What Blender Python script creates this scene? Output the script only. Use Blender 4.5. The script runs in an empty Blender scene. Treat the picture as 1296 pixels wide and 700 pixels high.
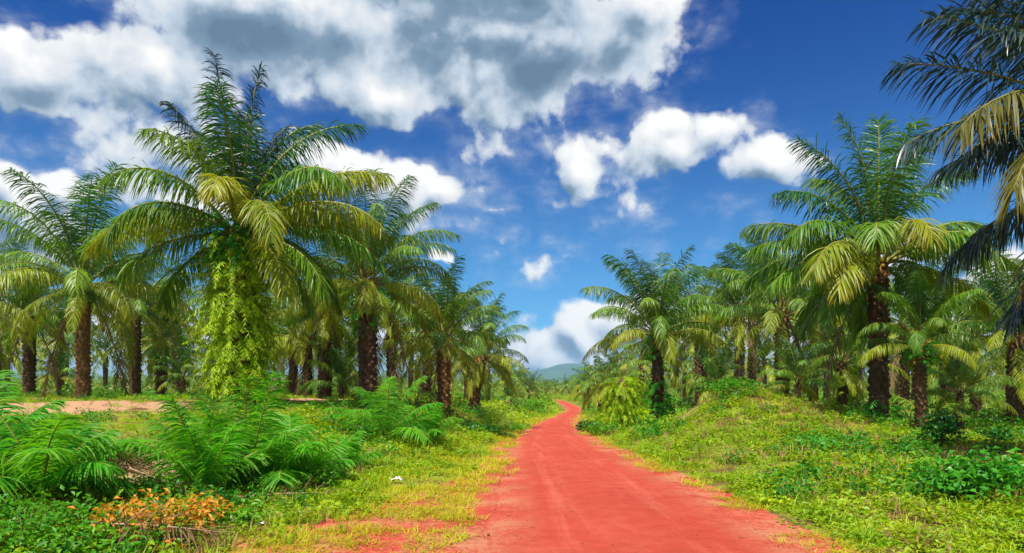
import bpy, math, random
import numpy as np
from mathutils import Vector

R = math.radians
C = bpy.context.scene.collection
sc = bpy.context.scene

# ------------------------------------------------------------------ camera
F, CX, HY, EYE = 844.0, 648.0, 495.0, 1.7        # focal length and horizon in photograph pixels (1296 x 700), eye height in metres
cam_d = bpy.data.cameras.new('camera')
cam_d.sensor_width = 36.0
cam_d.lens = 36.0 * F / 1296.0
cam_d.shift_y = (HY - 350.0) / 1296.0            # a level camera with a risen front, so trunks stay upright
cam_d.clip_start, cam_d.clip_end = 0.1, 60000
cam = bpy.data.objects.new('camera', cam_d)
cam.location = (0, 0, EYE)
cam.rotation_euler = (R(90), 0, 0)
C.objects.link(cam)
sc.camera = cam

# ------------------------------------------------------------------ sun, sky, exposure
SUN_EL, SUN_AZ = R(64), R(207)                   # azimuth clockwise from +Y (the way the camera looks)
sun_d = bpy.data.lights.new('sun', 'SUN')
sun_d.energy = 5.0
sun_d.angle = R(0.5)
sun_d.color = (1.0, 0.94, 0.84)
sun = bpy.data.objects.new('sun', sun_d)
sd = Vector((math.sin(SUN_AZ) * math.cos(SUN_EL), math.cos(SUN_AZ) * math.cos(SUN_EL), math.sin(SUN_EL)))
sun.rotation_euler = sd.to_track_quat('Z', 'Y').to_euler()
sun.location = (20, -20, 60)
C.objects.link(sun)

sc.view_settings.view_transform = 'Standard'
sc.view_settings.look = 'None'
sc.view_settings.exposure = 0.60
sc.view_settings.gamma = 1.0
sc.render.engine = 'CYCLES'
sc.cycles.max_bounces = 6
sc.cycles.diffuse_bounces = 4
sc.cycles.glossy_bounces = 2
sc.cycles.transmission_bounces = 4
sc.cycles.volume_bounces = 0
sc.cycles.use_denoising = True
sc.cycles.sample_clamp_indirect = 6.0


class NT:
    """small helper to write node trees as expressions"""
    def __init__(s, tree): s.t = tree
    def n(s, typ, **kw):
        nd = s.t.nodes.new(typ)
        for k, v in kw.items(): setattr(nd, k, v)
        return nd
    def put(s, sock, v):
        if v is None: return
        if isinstance(v, bpy.types.NodeSocket): s.t.links.new(v, sock)
        else: sock.default_value = v
    def m(s, op, a, b=None, c=None, clamp=False):
        nd = s.n('ShaderNodeMath', operation=op, use_clamp=clamp)
        for i, v in enumerate((a, b, c)): s.put(nd.inputs[i], v)
        return nd.outputs[0]
    def v(s, op, a, b=None):
        nd = s.n('ShaderNodeVectorMath', operation=op)
        for i, x in enumerate((a, b)): s.put(nd.inputs[i], x)
        return nd.outputs['Value'] if op in ('LENGTH', 'DOT_PRODUCT', 'DISTANCE') else nd.outputs['Vector']
    def scale(s, a, k):
        nd = s.n('ShaderNodeVectorMath', operation='SCALE'); s.put(nd.inputs[0], a); s.put(nd.inputs['Scale'], k)
        return nd.outputs['Vector']
    def mix(s, f, a, b, blend='MIX'):
        nd = s.n('ShaderNodeMix', data_type='RGBA', blend_type=blend); nd.clamp_factor = True
        s.put(nd.inputs['Factor'], f)
        for k, x in ((6, a), (7, b)):
            if isinstance(x, tuple) and len(x) == 3: x = x + (1,)
            s.put(nd.inputs[k], x)
        return nd.outputs[2]
    def ss(s, x, lo, hi, a=0.0, b=1.0):
        nd = s.n('ShaderNodeMapRange', interpolation_type='SMOOTHSTEP'); nd.clamp = True
        s.put(nd.inputs[0], x)
        for i, v in enumerate((lo, hi, a, b)): nd.inputs[i + 1].default_value = v
        return nd.outputs[0]
    def noise(s, vec, scale, detail=4, rough=0.5, dist=0.0):
        nd = s.n('ShaderNodeTexNoise'); s.put(nd.inputs['Vector'], vec)
        nd.inputs['Scale'].default_value = scale; nd.inputs['Detail'].default_value = detail
        nd.inputs['Roughness'].default_value = rough; nd.inputs['Distortion'].default_value = dist
        return nd.outputs['Fac']
    def attr(s, name): return s.n('ShaderNodeAttribute', attribute_name=name).outputs['Fac']


def azel(px, py):
    dx, dz = (px - CX) / F, (HY - py) / F
    return math.atan2(dx, 1.0), math.atan2(dz, math.hypot(1.0, dx))


def make_world():
    w = bpy.data.worlds.new('World'); sc.world = w; w.use_nodes = True
    t = w.node_tree; t.nodes.clear(); N = NT(t)
    # ---- cloud density group: where the clouds stand in the sky (azimuth, elevation), with fractal billows
    BL = [  # centre and radii as seen in the sky, strength
        (45, 80, 130, 66, 1.0), (190, 95, 130, 70, 1.1), (330, 30, 190, 95, 1.2), (480, 110, 110, 50, 1.2),
        (560, 60, 200, 92, 1.25), (705, 55, 160, 92, 1.2), (790, 70, 90, 70, .95), (835, 20, 60, 60, .9), (560, -60, 420, 110, 1.2),
        (734, 204, 36, 34, 1.1), (716, 186, 34, 18, .5), (640, 190, 40, 20, .34), (622, 258, 34, 7, .35), (850, 196, 62, 42, 1.1), (905, 180, 60, 34, .8), (965, 212, 70, 34, 1.1), (872, 172, 34, 16, .7),
        (515, 232, 62, 44, 1.35), (560, 240, 34, 22, 1.2), (440, 215, 80, 44, 1.2), (25, 285, 90, 62, 1.2), (78, 240, 34, 26, 1.1), (10, 240, 40, 30, 1.0),
        (205, 205, 90, 60, .22), (660, 215, 70, 40, .12), (250, 262, 90, 26, .9),
        (700, 455, 90, 34, 1.1), (740, 420, 32, 34, 1.3), (655, 440, 60, 18, .4), (805, 398, 95, 28, 1.1), (900, 420, 130, 50, .7),
        (1265, 345, 75, 34, 1.1), (1180, 420, 110, 36, .9), (1060, 430, 140, 46, .8), (556, 322, 26, 14, .8), (500, 440, 200, 48, .9), (220, 430, 240, 56, .9), (20, 420, 170, 64, .9),
        (1130, 330, 80, 30, .5)]
    DK = [(330, 60, 150, 60, .9), (590, 45, 240, 55, 1.2), (640, 0, 260, 70, 1.1), (720, 100, 120, 50, 1.0), (800, 95, 90, 70, .9), (60, 130, 120, 32, .8), (170, 60, 90, 30, .3), (20, 300, 90, 40, .55), (640, 190, 60, 30, .5), (420, 70, 60, 45, .9), (270, 120, 60, 30, .5), (560, -120, 420, 140, .8), (870, 235, 60, 14, .3)]
    g = bpy.data.node_groups.new('cloud_density', 'ShaderNodeTree')
    g.interface.new_socket('Direction', in_out='INPUT', socket_type='NodeSocketVector')
    g.interface.new_socket('Density', in_out='OUTPUT', socket_type='NodeSocketFloat')
    g.interface.new_socket('Thick', in_out='OUTPUT', socket_type='NodeSocketFloat')
    G = NT(g)
    gi, go = G.n('NodeGroupInput'), G.n('NodeGroupOutput')
    d = G.v('NORMALIZE', gi.outputs[0])
    n1 = G.noise(d, 7.0, 8, 0.60, 0.0)
    b1 = G.m('ABSOLUTE', G.m('SUBTRACT', G.noise(d, 13.0, 1, .5), .5))
    b2 = G.m('ABSOLUTE', G.m('SUBTRACT', G.noise(d, 31.0, 1, .5), .5))
    puff = G.m('ADD', G.m('MULTIPLY', G.m('SUBTRACT', b1, .09), 2.0), G.m('MULTIPLY', G.m('SUBTRACT', b2, .09), 1.0))
    n0 = G.n('ShaderNodeTexNoise'); n0.inputs['Scale'].default_value = 5.0; n0.inputs['Detail'].default_value = 3
    G.put(n0.inputs['Vector'], d)
    warp = G.scale(G.v('SUBTRACT', n0.outputs['Color'], (.5, .5, .5)), 0.11)
    dw = G.v('NORMALIZE', G.v('ADD', d, warp))
    sx = G.n('ShaderNodeSeparateXYZ'); G.put(sx.inputs[0], dw)
    az = G.m('ARCTAN2', sx.outputs[0], sx.outputs[1])
    el = G.m('ARCSINE', sx.outputs[2])
    cb = G.n('ShaderNodeCombineXYZ'); G.put(cb.inputs[0], az); G.put(cb.inputs[1], el)
    ae = cb.outputs[0]
    def field(lst, start):
        acc = start
        for (px, py, rx, ry, st) in lst:
            a, e = azel(px, py); a2, _ = azel(px + rx, py); a1, _ = azel(px - rx, py); _, e2 = azel(px, py - ry); _, e1 = azel(px, py + ry)
            q = G.v('MULTIPLY', G.v('SUBTRACT', ae, (a, e, 0)), (2 / (a2 - a1), 2 / (e2 - e1), 0))
            f = G.m('MULTIPLY', G.m('SUBTRACT', 1.0, G.v('LENGTH', q)), st)
            if acc is None: acc = f
            else: acc = G.m('SMOOTH_MAX', acc, f, 0.25)
        return acc
    # the same broken cumulus goes on outside the part of the sky the photograph shows
    far = G.m('MAXIMUM', G.ss(G.m('ABSOLUTE', az), .70, .95), G.ss(el, .60, .80))
    gen = G.m('MULTIPLY', G.m('SUBTRACT', G.noise(d, 2.6, 2, .5), .53), 6.0)
    gen = G.m('SUBTRACT', G.m('MULTIPLY', G.m('ADD', gen, 2.0), far), 2.0)
    B = G.m('MAXIMUM', field(BL, gen), -1.0)
    D = G.m('ADD', B, G.m('ADD', G.m('MULTIPLY', G.m('SUBTRACT', n1, .48), 2.0), G.m('MULTIPLY', puff, .62)))
    K = G.m('MAXIMUM', field(DK, None), 0.0)
    G.put(go.inputs[0], D); G.put(go.inputs[1], K)
    # ---- world
    tc = N.n('ShaderNodeTexCoord').outputs['Generated']
    sky = N.n('ShaderNodeTexSky', sky_type='NISHITA', sun_disc=False, sun_elevation=SUN_EL, sun_rotation=SUN_AZ, altitude=600, air_density=1.0, dust_density=0.2, ozone_density=3.0)
    sz = N.n('ShaderNodeSeparateXYZ'); N.put(sz.inputs[0], N.v('NORMALIZE', tc))
    deep = N.ss(sz.outputs[2], .12, .50)         # the polarised blue deepens with height all round
    skyc = N.mix(1.0, sky.outputs[0], N.mix(deep, N.mix(N.ss(sz.outputs[2], -.02, .10), (.62, .74, .80), (0.23, 0.61, 0.86)), (0.0, 0.23, 0.66)), 'MULTIPLY')
    g1 = N.n('ShaderNodeGroup', node_tree=g); N.put(g1.inputs[0], tc)
    g2 = N.n('ShaderNodeGroup', node_tree=g); N.put(g2.inputs[0], N.v('ADD', tc, (0.012, 0.0, 0.024)))
    D1, D2 = g1.outputs[0], g2.outputs[0]
    st_ = N.n('ShaderNodeMapping'); N.put(st_.inputs['Vector'], tc); st_.inputs['Scale'].default_value = (1, 1, 2.4)
    wisp2 = N.noise(st_.outputs[0], 7.0, 7, .62)
    alpha = N.m('MAXIMUM', N.ss(D1, -.05, .27), N.m('MULTIPLY', N.ss(D1, -.42, .15), N.m('MULTIPLY', N.ss(wisp2, .42, .72), .55)))
    wisp = N.noise(tc, 9.0, 4, .55)
    lit = N.m('ADD', N.m('MULTIPLY', N.m('SUBTRACT', D1, D2), .62), 0.62)
    thick = N.m('MULTIPLY', N.m('MINIMUM', g1.outputs[1], .75), N.ss(D1, .15, .9))
    lit = N.m('ADD', lit, N.m('MULTIPLY', N.m('SUBTRACT', wisp, .5), .45))
    lit = N.m('SUBTRACT', lit, N.m('MULTIPLY', thick, N.m('ADD', .18, N.m('MULTIPLY', wisp2, 1.05))), clamp=True)
    cr = N.n('ShaderNodeValToRGB'); N.put(cr.inputs[0], lit)
    e = cr.color_ramp.elements
    e[0].position = 0.0; e[0].color = (.9, 1.5, 2.2, 1)
    e[1].position = .92; e[1].color = (7.0, 7.0, 6.8, 1)
    k = e.new(.28); k.color = (1.5, 2.2, 3.0, 1)
    k = e.new(.52); k.color = (3.9, 4.5, 5.2, 1)
    k = e.new(.70); k.color = (5.5, 5.7, 5.9, 1)
    col = N.mix(alpha, skyc, cr.outputs[0])
    bg = N.n('ShaderNodeBackground'); N.put(bg.inputs[0], col); bg.inputs[1].default_value = 0.1
    out = N.n('ShaderNodeOutputWorld'); t.links.new(bg.outputs[0], out.inputs[0])
    w.cycles.sampling_method = 'MANUAL'; w.cycles.sample_map_resolution = 512


make_world()

# ------------------------------------------------------------------ small maths
def sst(x, a, b):
    t = np.clip((np.asarray(x, float) - a) / (b - a), 0, 1)
    return t * t * (3 - 2 * t)

def vnoise(x, y, seed=0):
    x = np.asarray(x, float); y = np.asarray(y, float)
    xi, yi = np.floor(x), np.floor(y); fx, fy = x - xi, y - yi
    fx = fx * fx * (3 - 2 * fx); fy = fy * fy * (3 - 2 * fy)
    def h(a, b):
        s = np.sin(a * 127.1 + b * 311.7 + seed * 74.7) * 43758.5453
        return s - np.floor(s)
    return (h(xi, yi) * (1 - fx) + h(xi + 1, yi) * fx) * (1 - fy) + (h(xi, yi + 1) * (1 - fx) + h(xi + 1, yi + 1) * fx) * fy

def fbm(x, y, seed=0, o=4):
    t, a, s = 0, .5, 1.0
    for i in range(o):
        t = t + a * vnoise(np.asarray(x) * s, np.asarray(y) * s, seed + i * 3); a *= .5; s *= 2.03
    return t / (1 - .5 ** o)

# ------------------------------------------------------------------ the lie of the land
RY = [-30, 0, 6.5, 8.2, 12, 16.5, 24, 34, 47, 65, 90, 130, 160, 180, 220, 260, 320, 6000]
RX = [0.6, 1.0, 1.34, 1.39, 1.49, 1.58, 1.6, 2.0, 2.9, 4.6, 7.46, 12.3, 13.2, 12.8, 11.5, 4, -12, -12]
RZ = [0.05, 0.03, 0.0, -.01, -.05, -.17, -.33, -.55, -.85, -1.25, -1.7, -1.84, -1.5, -1.07, -.78, -.7, -.7, -.7]
RW = [2.0, 2.0, 1.97, 1.80, 1.75, 1.75, 1.75, 1.72, 1.7, 1.62, 1.45, 1.3, 1.25, 1.2, 1.2, 1.2, 1.2, 1.2]
rx = lambda Y: np.interp(Y, RY, RX); rz = lambda Y: np.interp(Y, RY, RZ); rw = lambda Y: np.interp(Y, RY, RW)

def ground(X, Y):
    X = np.asarray(X, float); Y = np.asarray(Y, float)
    c, z0, w = rx(Y), rz(Y), rw(Y)
    dl, dr = (c - w) - X, X - (c + w)
    sl = np.interp(Y, [-30, 6, 12, 20, 30, 42, 60, 100, 200, 400], [.45, .5, .7, 1.22, 1.3, 1.2, .5, -.4, -.7, -.7])
    sr = np.interp(Y, [-30, 10, 30, 60, 100, 200, 400], [.35, .3, .05, -.1, -.5, -.7, -.7])
    tl, tr = sst(dl, .2, 7.0), sst(dr, .1, 6.0)
    z = z0 + (sl - z0) * tl + (sr - z0) * tr
    z = z - .38 * np.exp(-((dl - 4.2) / 1.7) ** 2) * sst(Y, 2, 6) * (1 - sst(Y, 13, 19))
    z = z + 1.45 * np.exp(-((X - 8.3) / 2.2) ** 2 - ((Y - 25) / 3.6) ** 2) + .55 * np.exp(-((X - 11.0) / 2.6) ** 2 - ((Y - 24) / 4) ** 2) + .3 * np.exp(-((X - 6.0) / 1.6) ** 2 - ((Y - 19) / 3) ** 2)
    off = sst(np.maximum(dl, dr), .1, 2.0)
    z = z + off * ((fbm(X * .9, Y * .9, 3, 3) - .5) * .22 + (fbm(X * .16, Y * .16, 9, 2) - .5) * .3 * sst(np.maximum(dl, dr), 2, 10))
    # far away the land is flat
    k = sst(np.abs(Y) + np.abs(X) * .5, 300, 600)
    return z * (1 - k) + (-.7) * k

def gz(x, y): return float(ground(x, y))

def new_obj(name, data, parent=None, loc=None):
    o = bpy.data.objects.new(name, data); C.objects.link(o)
    if parent is not None: o.parent = parent
    if loc is not None: o.location = loc
    return o

def mk_mesh(name, V, T, mats=(), mi=None, attrs=None, smooth=False):
    V = np.asarray(V, np.float32); T = np.asarray(T, np.int32)
    me = bpy.data.meshes.new(name)
    k = T.shape[1]
    me.vertices.add(len(V)); me.vertices.foreach_set('co', V.ravel())
    me.loops.add(T.size); me.loops.foreach_set('vertex_index', T.ravel())
    me.polygons.add(len(T)); me.polygons.foreach_set('loop_start', np.arange(0, T.size, k, dtype=np.int32))
    me.polygons.foreach_set('loop_total', np.full(len(T), k, np.int32))
    for m in mats: me.materials.append(m)
    if mi is not None: me.polygons.foreach_set('material_index', np.asarray(mi, np.int32))
    if smooth: me.polygons.foreach_set('use_smooth', np.ones(len(T), bool))
    for k2, a in (attrs or {}).items():
        at = me.attributes.new(k2, 'FLOAT', 'POINT'); at.data.foreach_set('value', np.asarray(a, np.float32))
    me.update(calc_edges=True)
    return me

def tag(o, label=None, cat=None, group=None, kind=None):
    if label: o['label'] = label
    if cat: o['category'] = cat
    if group: o['group'] = group
    if kind: o['kind'] = kind
    return o

def grid_tris(nx, ny):
    i = np.arange(nx - 1)[None, :] + np.arange(ny - 1)[:, None] * nx
    i = i.ravel()
    return np.stack([i, i + 1, i + 1 + nx, i + nx], 1)

# ------------------------------------------------------------------ materials
def newmat(name):
    m = bpy.data.materials.new(name); m.use_nodes = True; m.node_tree.nodes.clear()
    N = NT(m.node_tree); out = N.n('ShaderNodeOutputMaterial')
    return m, N, out

def leaf_mat(name, a, b, tip, trans=.35, rough=.42, spec=.45, vary=.35):
    """leaf with its own colour range: per plant and per leaflet tint, drier tips"""
    m, N, out = newmat(name)
    rnd = N.n('ShaderNodeObjectInfo').outputs['Random']
    tint = N.attr('tint'); along = N.attr('along')
    f = N.m('ADD', N.m('MULTIPLY', rnd, .5), N.m('MULTIPLY', tint, .5))
    c = N.mix(f, a, b)
    c = N.mix(N.m('MULTIPLY', N.ss(along, .55, 1.0), N.m('ADD', .15, N.m('MULTIPLY', tint, .75))), c, tip)
    hs = N.n('ShaderNodeHueSaturation'); N.put(hs.inputs['Color'], c)
    N.put(hs.inputs['Value'], N.m('ADD', 1 - vary / 2, N.m('MULTIPLY', N.m('FRACT', N.m('MULTIPLY', rnd, 7.31)), vary)))
    N.put(hs.inputs['Hue'], N.m('ADD', .488, N.m('MULTIPLY', N.m('FRACT', N.m('MULTIPLY', rnd, 13.7)), .024)))
    p = N.n('ShaderNodeBsdfPrincipled'); N.put(p.inputs['Base Color'], hs.outputs[0])
    p.inputs['Roughness'].default_value = rough; p.inputs['Specular IOR Level'].default_value = spec
    tr = N.n('ShaderNodeBsdfTranslucent'); N.put(tr.inputs[0], N.mix(1.0, hs.outputs[0], (1.25, 1.2, .6), 'MULTIPLY'))
    mx = N.n('ShaderNodeMixShader'); mx.inputs[0].default_value = trans
    m.node_tree.links.new(p.outputs[0], mx.inputs[1]); m.node_tree.links.new(tr.outputs[0], mx.inputs[2])
    m.node_tree.links.new(mx.outputs[0], out.inputs[0])
    return m

def plain_mat(name, a, b, scale=6, rough=.85, bump=.3, bscale=30, detail=5, obj_coord=True, spec=.2, worn=None):
    m, N, out = newmat(name)
    tc = N.n('ShaderNodeTexCoord').outputs['Object' if obj_coord else 'Generated']
    rnd = N.n('ShaderNodeObjectInfo').outputs['Random']
    f = N.ss(N.noise(tc, scale, detail, .6), .3, .7)
    f = N.m('ADD', N.m('MULTIPLY', f, .75), N.m('MULTIPLY', rnd, .25))
    p = N.n('ShaderNodeBsdfPrincipled'); cc = N.mix(f, a, b)
    if worn:
        cc = N.mix(N.ss(N.noise(tc, 1.7, 5, .65), .54, .68, 0, .8), cc, worn[0]); cc = N.mix(N.ss(N.noise(tc, 2.6, 5, .65), .56, .70, 0, .8), cc, worn[1])
    N.put(p.inputs['Base Color'], cc)
    p.inputs['Roughness'].default_value = rough; p.inputs['Specular IOR Level'].default_value = spec
    bp = N.n('ShaderNodeBump'); bp.inputs['Strength'].default_value = bump; bp.inputs['Distance'].default_value = .03
    N.put(bp.inputs['Height'], N.noise(tc, bscale, 4, .6)); N.put(p.inputs['Normal'], bp.outputs[0])
    m.node_tree.links.new(p.outputs[0], out.inputs[0])
    return m

M = {}
M['frond_young'] = leaf_mat('young_frond_leaf', (.020, .10, .010), (.060, .19, .014), (.12, .15, .03), .32, .40, .55)
M['frond_mid'] = leaf_mat('frond_leaf', (.065, .19, .007), (.19, .34, .009), (.24, .32, .016), .36, .42, .5)
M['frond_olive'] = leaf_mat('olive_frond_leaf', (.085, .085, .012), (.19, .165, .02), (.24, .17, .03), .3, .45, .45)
M['frond_shade'] = leaf_mat('backlit_tint_frond_leaf', (.012, .036, .036), (.022, .060, .052), (.06, .075, .06), .22, .40, .7)  # backlit darkness and blue sky sheen put into the leaf colour
M['frond_old'] = leaf_mat('old_frond_leaf', (.17, .26, .005), (.38, .42, .010), (.48, .38, .02), .38, .45, .4)
M['frond_dry'] = leaf_mat('dry_frond_leaf', (.12, .065, .03), (.26, .16, .08), (.30, .20, .11), .2, .7, .2)
M['frond_juvenile'] = leaf_mat('juvenile_frond_leaf', (.045, .30, .014), (.18, .50, .016), (.30, .48, .03), .50, .5, .3)
M['rachis'] = plain_mat('frond_stalk', (.14, .17, .02), (.32, .25, .045), 2, .5, .1, 40, spec=.4)
M['rachis_dry'] = plain_mat('dry_frond_stalk', (.22, .14, .08), (.38, .26, .17), 2, .7, .2, 40)
M['petiole'] = plain_mat('frond_base', (.30, .13, .03), (.42, .24, .06), 3, .55, .2, 40)
M['trunk'] = plain_mat('sunlit_palm_trunk', (.10, .050, .020), (.32, .15, .05), 4, .9, .6, 22, worn=((.26, .20, .13), (.09, .11, .02)))  # bark brightened: the sunlight on the orange trunks is in the colour
M['trunk_shaded'] = plain_mat('shaded_palm_trunk', (.05, .030, .018), (.16, .080, .036), 4, .9, .6, 22, worn=((.15, .13, .10), (.05, .075, .015)))  # darker copy of the bark, with the crowns' shade put into its colour
M['fern'] = leaf_mat('fern_leaf', (.16, .44, .006), (.48, .60, .008), (.62, .46, .03), .5, .5, .35)
M['fern_green'] = leaf_mat('green_fern_leaf', (.02, .26, .008), (.09, .46, .010), (.20, .44, .02), .4, .5, .35)
M['creeper'] = leaf_mat('creeper_leaf', (.095, .29, .006), (.38, .50, .008), (.50, .42, .014), .38, .45, .35)
M['grass'] = leaf_mat('grass_blade', (.15, .34, .006), (.36, .46, .010), (.46, .42, .03), .4, .5, .3)
M['grass_yellow'] = leaf_mat('yellow_grass_blade', (.30, .38, .008), (.52, .50, .012), (.56, .48, .04), .4, .5, .3)
M['grass_dry'] = leaf_mat('dry_grass_blade', (.22, .13, .05), (.40, .26, .09), (.45, .30, .12), .25, .7, .2)
M['shrub'] = leaf_mat('shrub_leaf', (.022, .25, .014), (.08, .44, .02), (.16, .42, .03), .3, .4, .4)
M['shrub_dark'] = leaf_mat('dark_shrub_leaf', (.012, .10, .010), (.04, .20, .012), (.06, .15, .02), .28, .4, .5)
M['shrub_weed'] = leaf_mat('weed_leaf', (.025, .17, .010), (.08, .30, .012), (.16, .30, .02), .35, .45, .35)
M['bush'] = leaf_mat('bush_leaf', (.040, .22, .008), (.17, .40, .010), (.28, .38, .02), .35, .42, .4)
M['orange_leaf'] = leaf_mat('orange_leaf', (.54, .30, .02), (.64, .16, .035), (.56, .10, .04), .35, .45, .4)
M['stem'] = plain_mat('plant_stem', (.09, .10, .03), (.16, .11, .05), 8, .7, .1, 40)
M['scrap'] = plain_mat('paper_scrap', (.70, .70, .68), (.82, .82, .80), 9, .6, .1, 30)
M['stone'] = plain_mat('dark_stone', (.05, .03, .025), (.12, .06, .045), 20, .9, .5, 60)
M['pebble'] = plain_mat('laterite_pebble', (.24, .06, .03), (.42, .16, .09), 12, .9, .3, 60)

def soil_red(N, tc):
    n1 = N.ss(N.noise(tc, .35, 4, .6), .3, .7); n2 = N.ss(N.noise(tc, 3.2, 6, .65), .25, .75); n3 = N.noise(tc, 45, 3, .7)
    c = N.mix(n1, (.33, .038, .019), (.42, .057, .031))
    c = N.mix(N.m('MULTIPLY', n2, .5), c, (.54, .105, .066))
    n4 = N.noise(tc, 130, 2, .7)
    c = N.mix(N.ss(n3, .56, .70, 0, .60), c, (.27, .034, .018))
    c = N.mix(N.ss(n4, .60, .70, 0, .6), c, (.60, .19, .12))
    c = N.mix(N.ss(n4, .40, .30, 0, .5), c, (.20, .03, .016))
    return N.mix(N.ss(n3, .22, .36, .35, 0), c, (.72, .26, .17))

def verge_red(N, tc, fine):
    return N.mix(N.m('MULTIPLY', N.ss(N.m('ADD', N.m('MULTIPLY', fine, .5), N.m('MULTIPLY', N.noise(tc, .9, 4, .6), .5)), .44, .58), .8), soil_red(N, tc), (.46, .20, .105))

def make_road_mat():
    m, N, out = newmat('red_laterite_road')
    tc = N.n('ShaderNodeTexCoord').outputs['Object']
    c = soil_red(N, tc)
    u = N.attr('across')
    c = N.mix(N.ss(N.noise(tc, .55, 5, .62), .50, .70, 0, .45), c, (.33, .040, .022))
    c = N.mix(N.ss(N.noise(tc, 1.1, 5, .62), .55, .74, 0, .40), c, (.60, .15, .095))
    st = N.n('ShaderNodeMapping'); N.put(st.inputs['Vector'], tc); st.inputs['Scale'].default_value = (1, .06, 1)
    streak = N.noise(st.outputs[0], 5.0, 5, .6)
    track = N.m('MULTIPLY', N.m('MULTIPLY', N.ss(N.m('ABSOLUTE', N.m('SUBTRACT', N.m('ABSOLUTE', u), .42)), .0, .22, 1, 0), N.ss(streak, .40, .70)), .30)
    c = N.mix(track, c, (.62, .17, .11))
    c = N.mix(N.m('MULTIPLY', N.ss(streak, .56, .36), .35), c, (.40, .045, .024))
    fine = N.noise(tc, 14, 5, .7)
    c = N.mix(N.ss(N.m('ABSOLUTE', u), .55, .98), c, verge_red(N, tc, fine))
    p = N.n('ShaderNodeBsdfPrincipled'); N.put(p.inputs['Base Color'], c)
    p.inputs['Roughness'].default_value = .93; p.inputs['Specular IOR Level'].default_value = .12
    bp = N.n('ShaderNodeBump'); bp.inputs['Strength'].default_value = .75; bp.inputs['Distance'].default_value = .03
    h = N.m('ADD', N.noise(tc, 28, 6, .7), N.m('MULTIPLY', N.noise(tc, 3, 4, .6), 1.5)); N.put(bp.inputs['Height'], h); N.put(p.inputs['Normal'], bp.outputs[0])
    m.node_tree.links.new(p.outputs[0], out.inputs[0])
    return m

def make_ground_mat():
    m, N, out = newmat('plantation_ground')
    tc = N.n('ShaderNodeTexCoord').outputs['Object']
    red, dirt = N.attr('red'), N.attr('dirt')
    nz = N.noise(tc, 1.3, 6, .65); fine = N.noise(tc, 14, 5, .7)
    earth = N.mix(N.ss(nz, .35, .65), (.13, .070, .030), (.22, .13, .055))
    green = N.mix(N.ss(fine, .3, .7), (.08, .16, .008), (.20, .28, .012))
    big = N.ss(N.noise(tc, .12, 4, .6), .35, .65)
    green = N.mix(N.m('MULTIPLY', big, .7), green, (.26, .30, .016))
    c = N.mix(N.ss(N.m('ADD', nz, N.m('MULTIPLY', N.m('SUBTRACT', fine, .5), .5)), .38, .58), earth, green)
    sand = N.mix(N.ss(fine, .3, .7), (.36, .20, .10), (.50, .30, .18))
    c = N.mix(N.ss(N.m('ADD', dirt, N.m('MULTIPLY', N.m('SUBTRACT', nz, .5), 1.2)), .35, .65), c, sand)
    rd = verge_red(N, tc, fine)
    c = N.mix(N.ss(N.m('ADD', red, N.m('MULTIPLY', N.m('SUBTRACT', nz, .5), .9)), .4, .6), c, rd)
    p = N.n('ShaderNodeBsdfPrincipled'); N.put(p.inputs['Base Color'], c)
    p.inputs['Roughness'].default_value = .95; p.inputs['Specular IOR Level'].default_value = .1
    bp = N.n('ShaderNodeBump'); bp.inputs['Strength'].default_value = .6; bp.inputs['Distance'].default_value = .05
    N.put(bp.inputs['Height'], fine); N.put(p.inputs['Normal'], bp.outputs[0])
    m.node_tree.links.new(p.outputs[0], out.inputs[0])
    return m

# ------------------------------------------------------------------ ground, road, hills
def redmask(X, Y):
    c, w = rx(Y), rw(Y); dl, dr = (c - w) - X, X - (c + w)
    reach = np.interp(Y, [0, 7, 9, 14, 30, 60], [3.4, 3.0, 1.9, .7, .5, .4])
    left = (1 - sst(dl, reach * .7, reach * 1.3)) * (dl > -1)
    right = 1 - sst(dr, .15, .75)
    return np.where(X > c, right, left)

def dirtmask(X, Y):
    def e(x, y, a, b, s=1): return s * np.exp(-((X - x) / a) ** 2 - ((Y - y) / b) ** 2)
    return np.clip(e(-15.5, 21, 7, 4) + e(-8.5, 29, 1.5, 2) + e(11.2, 15.0, 2.6, 2.0) + .9 * e(-21, 31.5, 3, 1.5) + e(-5.9, 10.9, 1.2, 1.3) + .7 * e(8.6, 12.5, .5, .5) + .6 * e(8.0, 26, 2.5, 2), 0, 1)

def spaced(lo, hi, fine_lo, fine_hi, step, grow):
    a = list(np.arange(fine_lo, fine_hi, step)); s = step; x = a[-1]
    while x < hi: s *= grow; x += s; a.append(x)
    s = step; x = a[0]; b = []
    while x > lo: s *= grow; x -= s; b.append(x)
    return np.array(b[::-1] + a)

gx = spaced(-6500, 6500, -14, 15, .16, 1.09); gy = spaced(-300, 7500, 2, 36, .2, 1.06)
XX, YY = np.meshgrid(gx, gy)
ZZ = ground(XX, YY)
ov = np.abs(XX - rx(YY)) < rw(YY) * .93
ZZ = np.where(ov & (YY < 330) & (YY > -25), ZZ - .09, ZZ)
me = mk_mesh('ground', np.stack([XX.ravel(), YY.ravel(), ZZ.ravel()], 1), grid_tris(len(gx), len(gy)), [make_ground_mat()],
             attrs={'red': redmask(XX, YY).ravel() * (YY.ravel() < 200), 'dirt': dirtmask(XX, YY).ravel()}, smooth=True)
tag(new_obj('ground', me), kind='structure')

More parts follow.
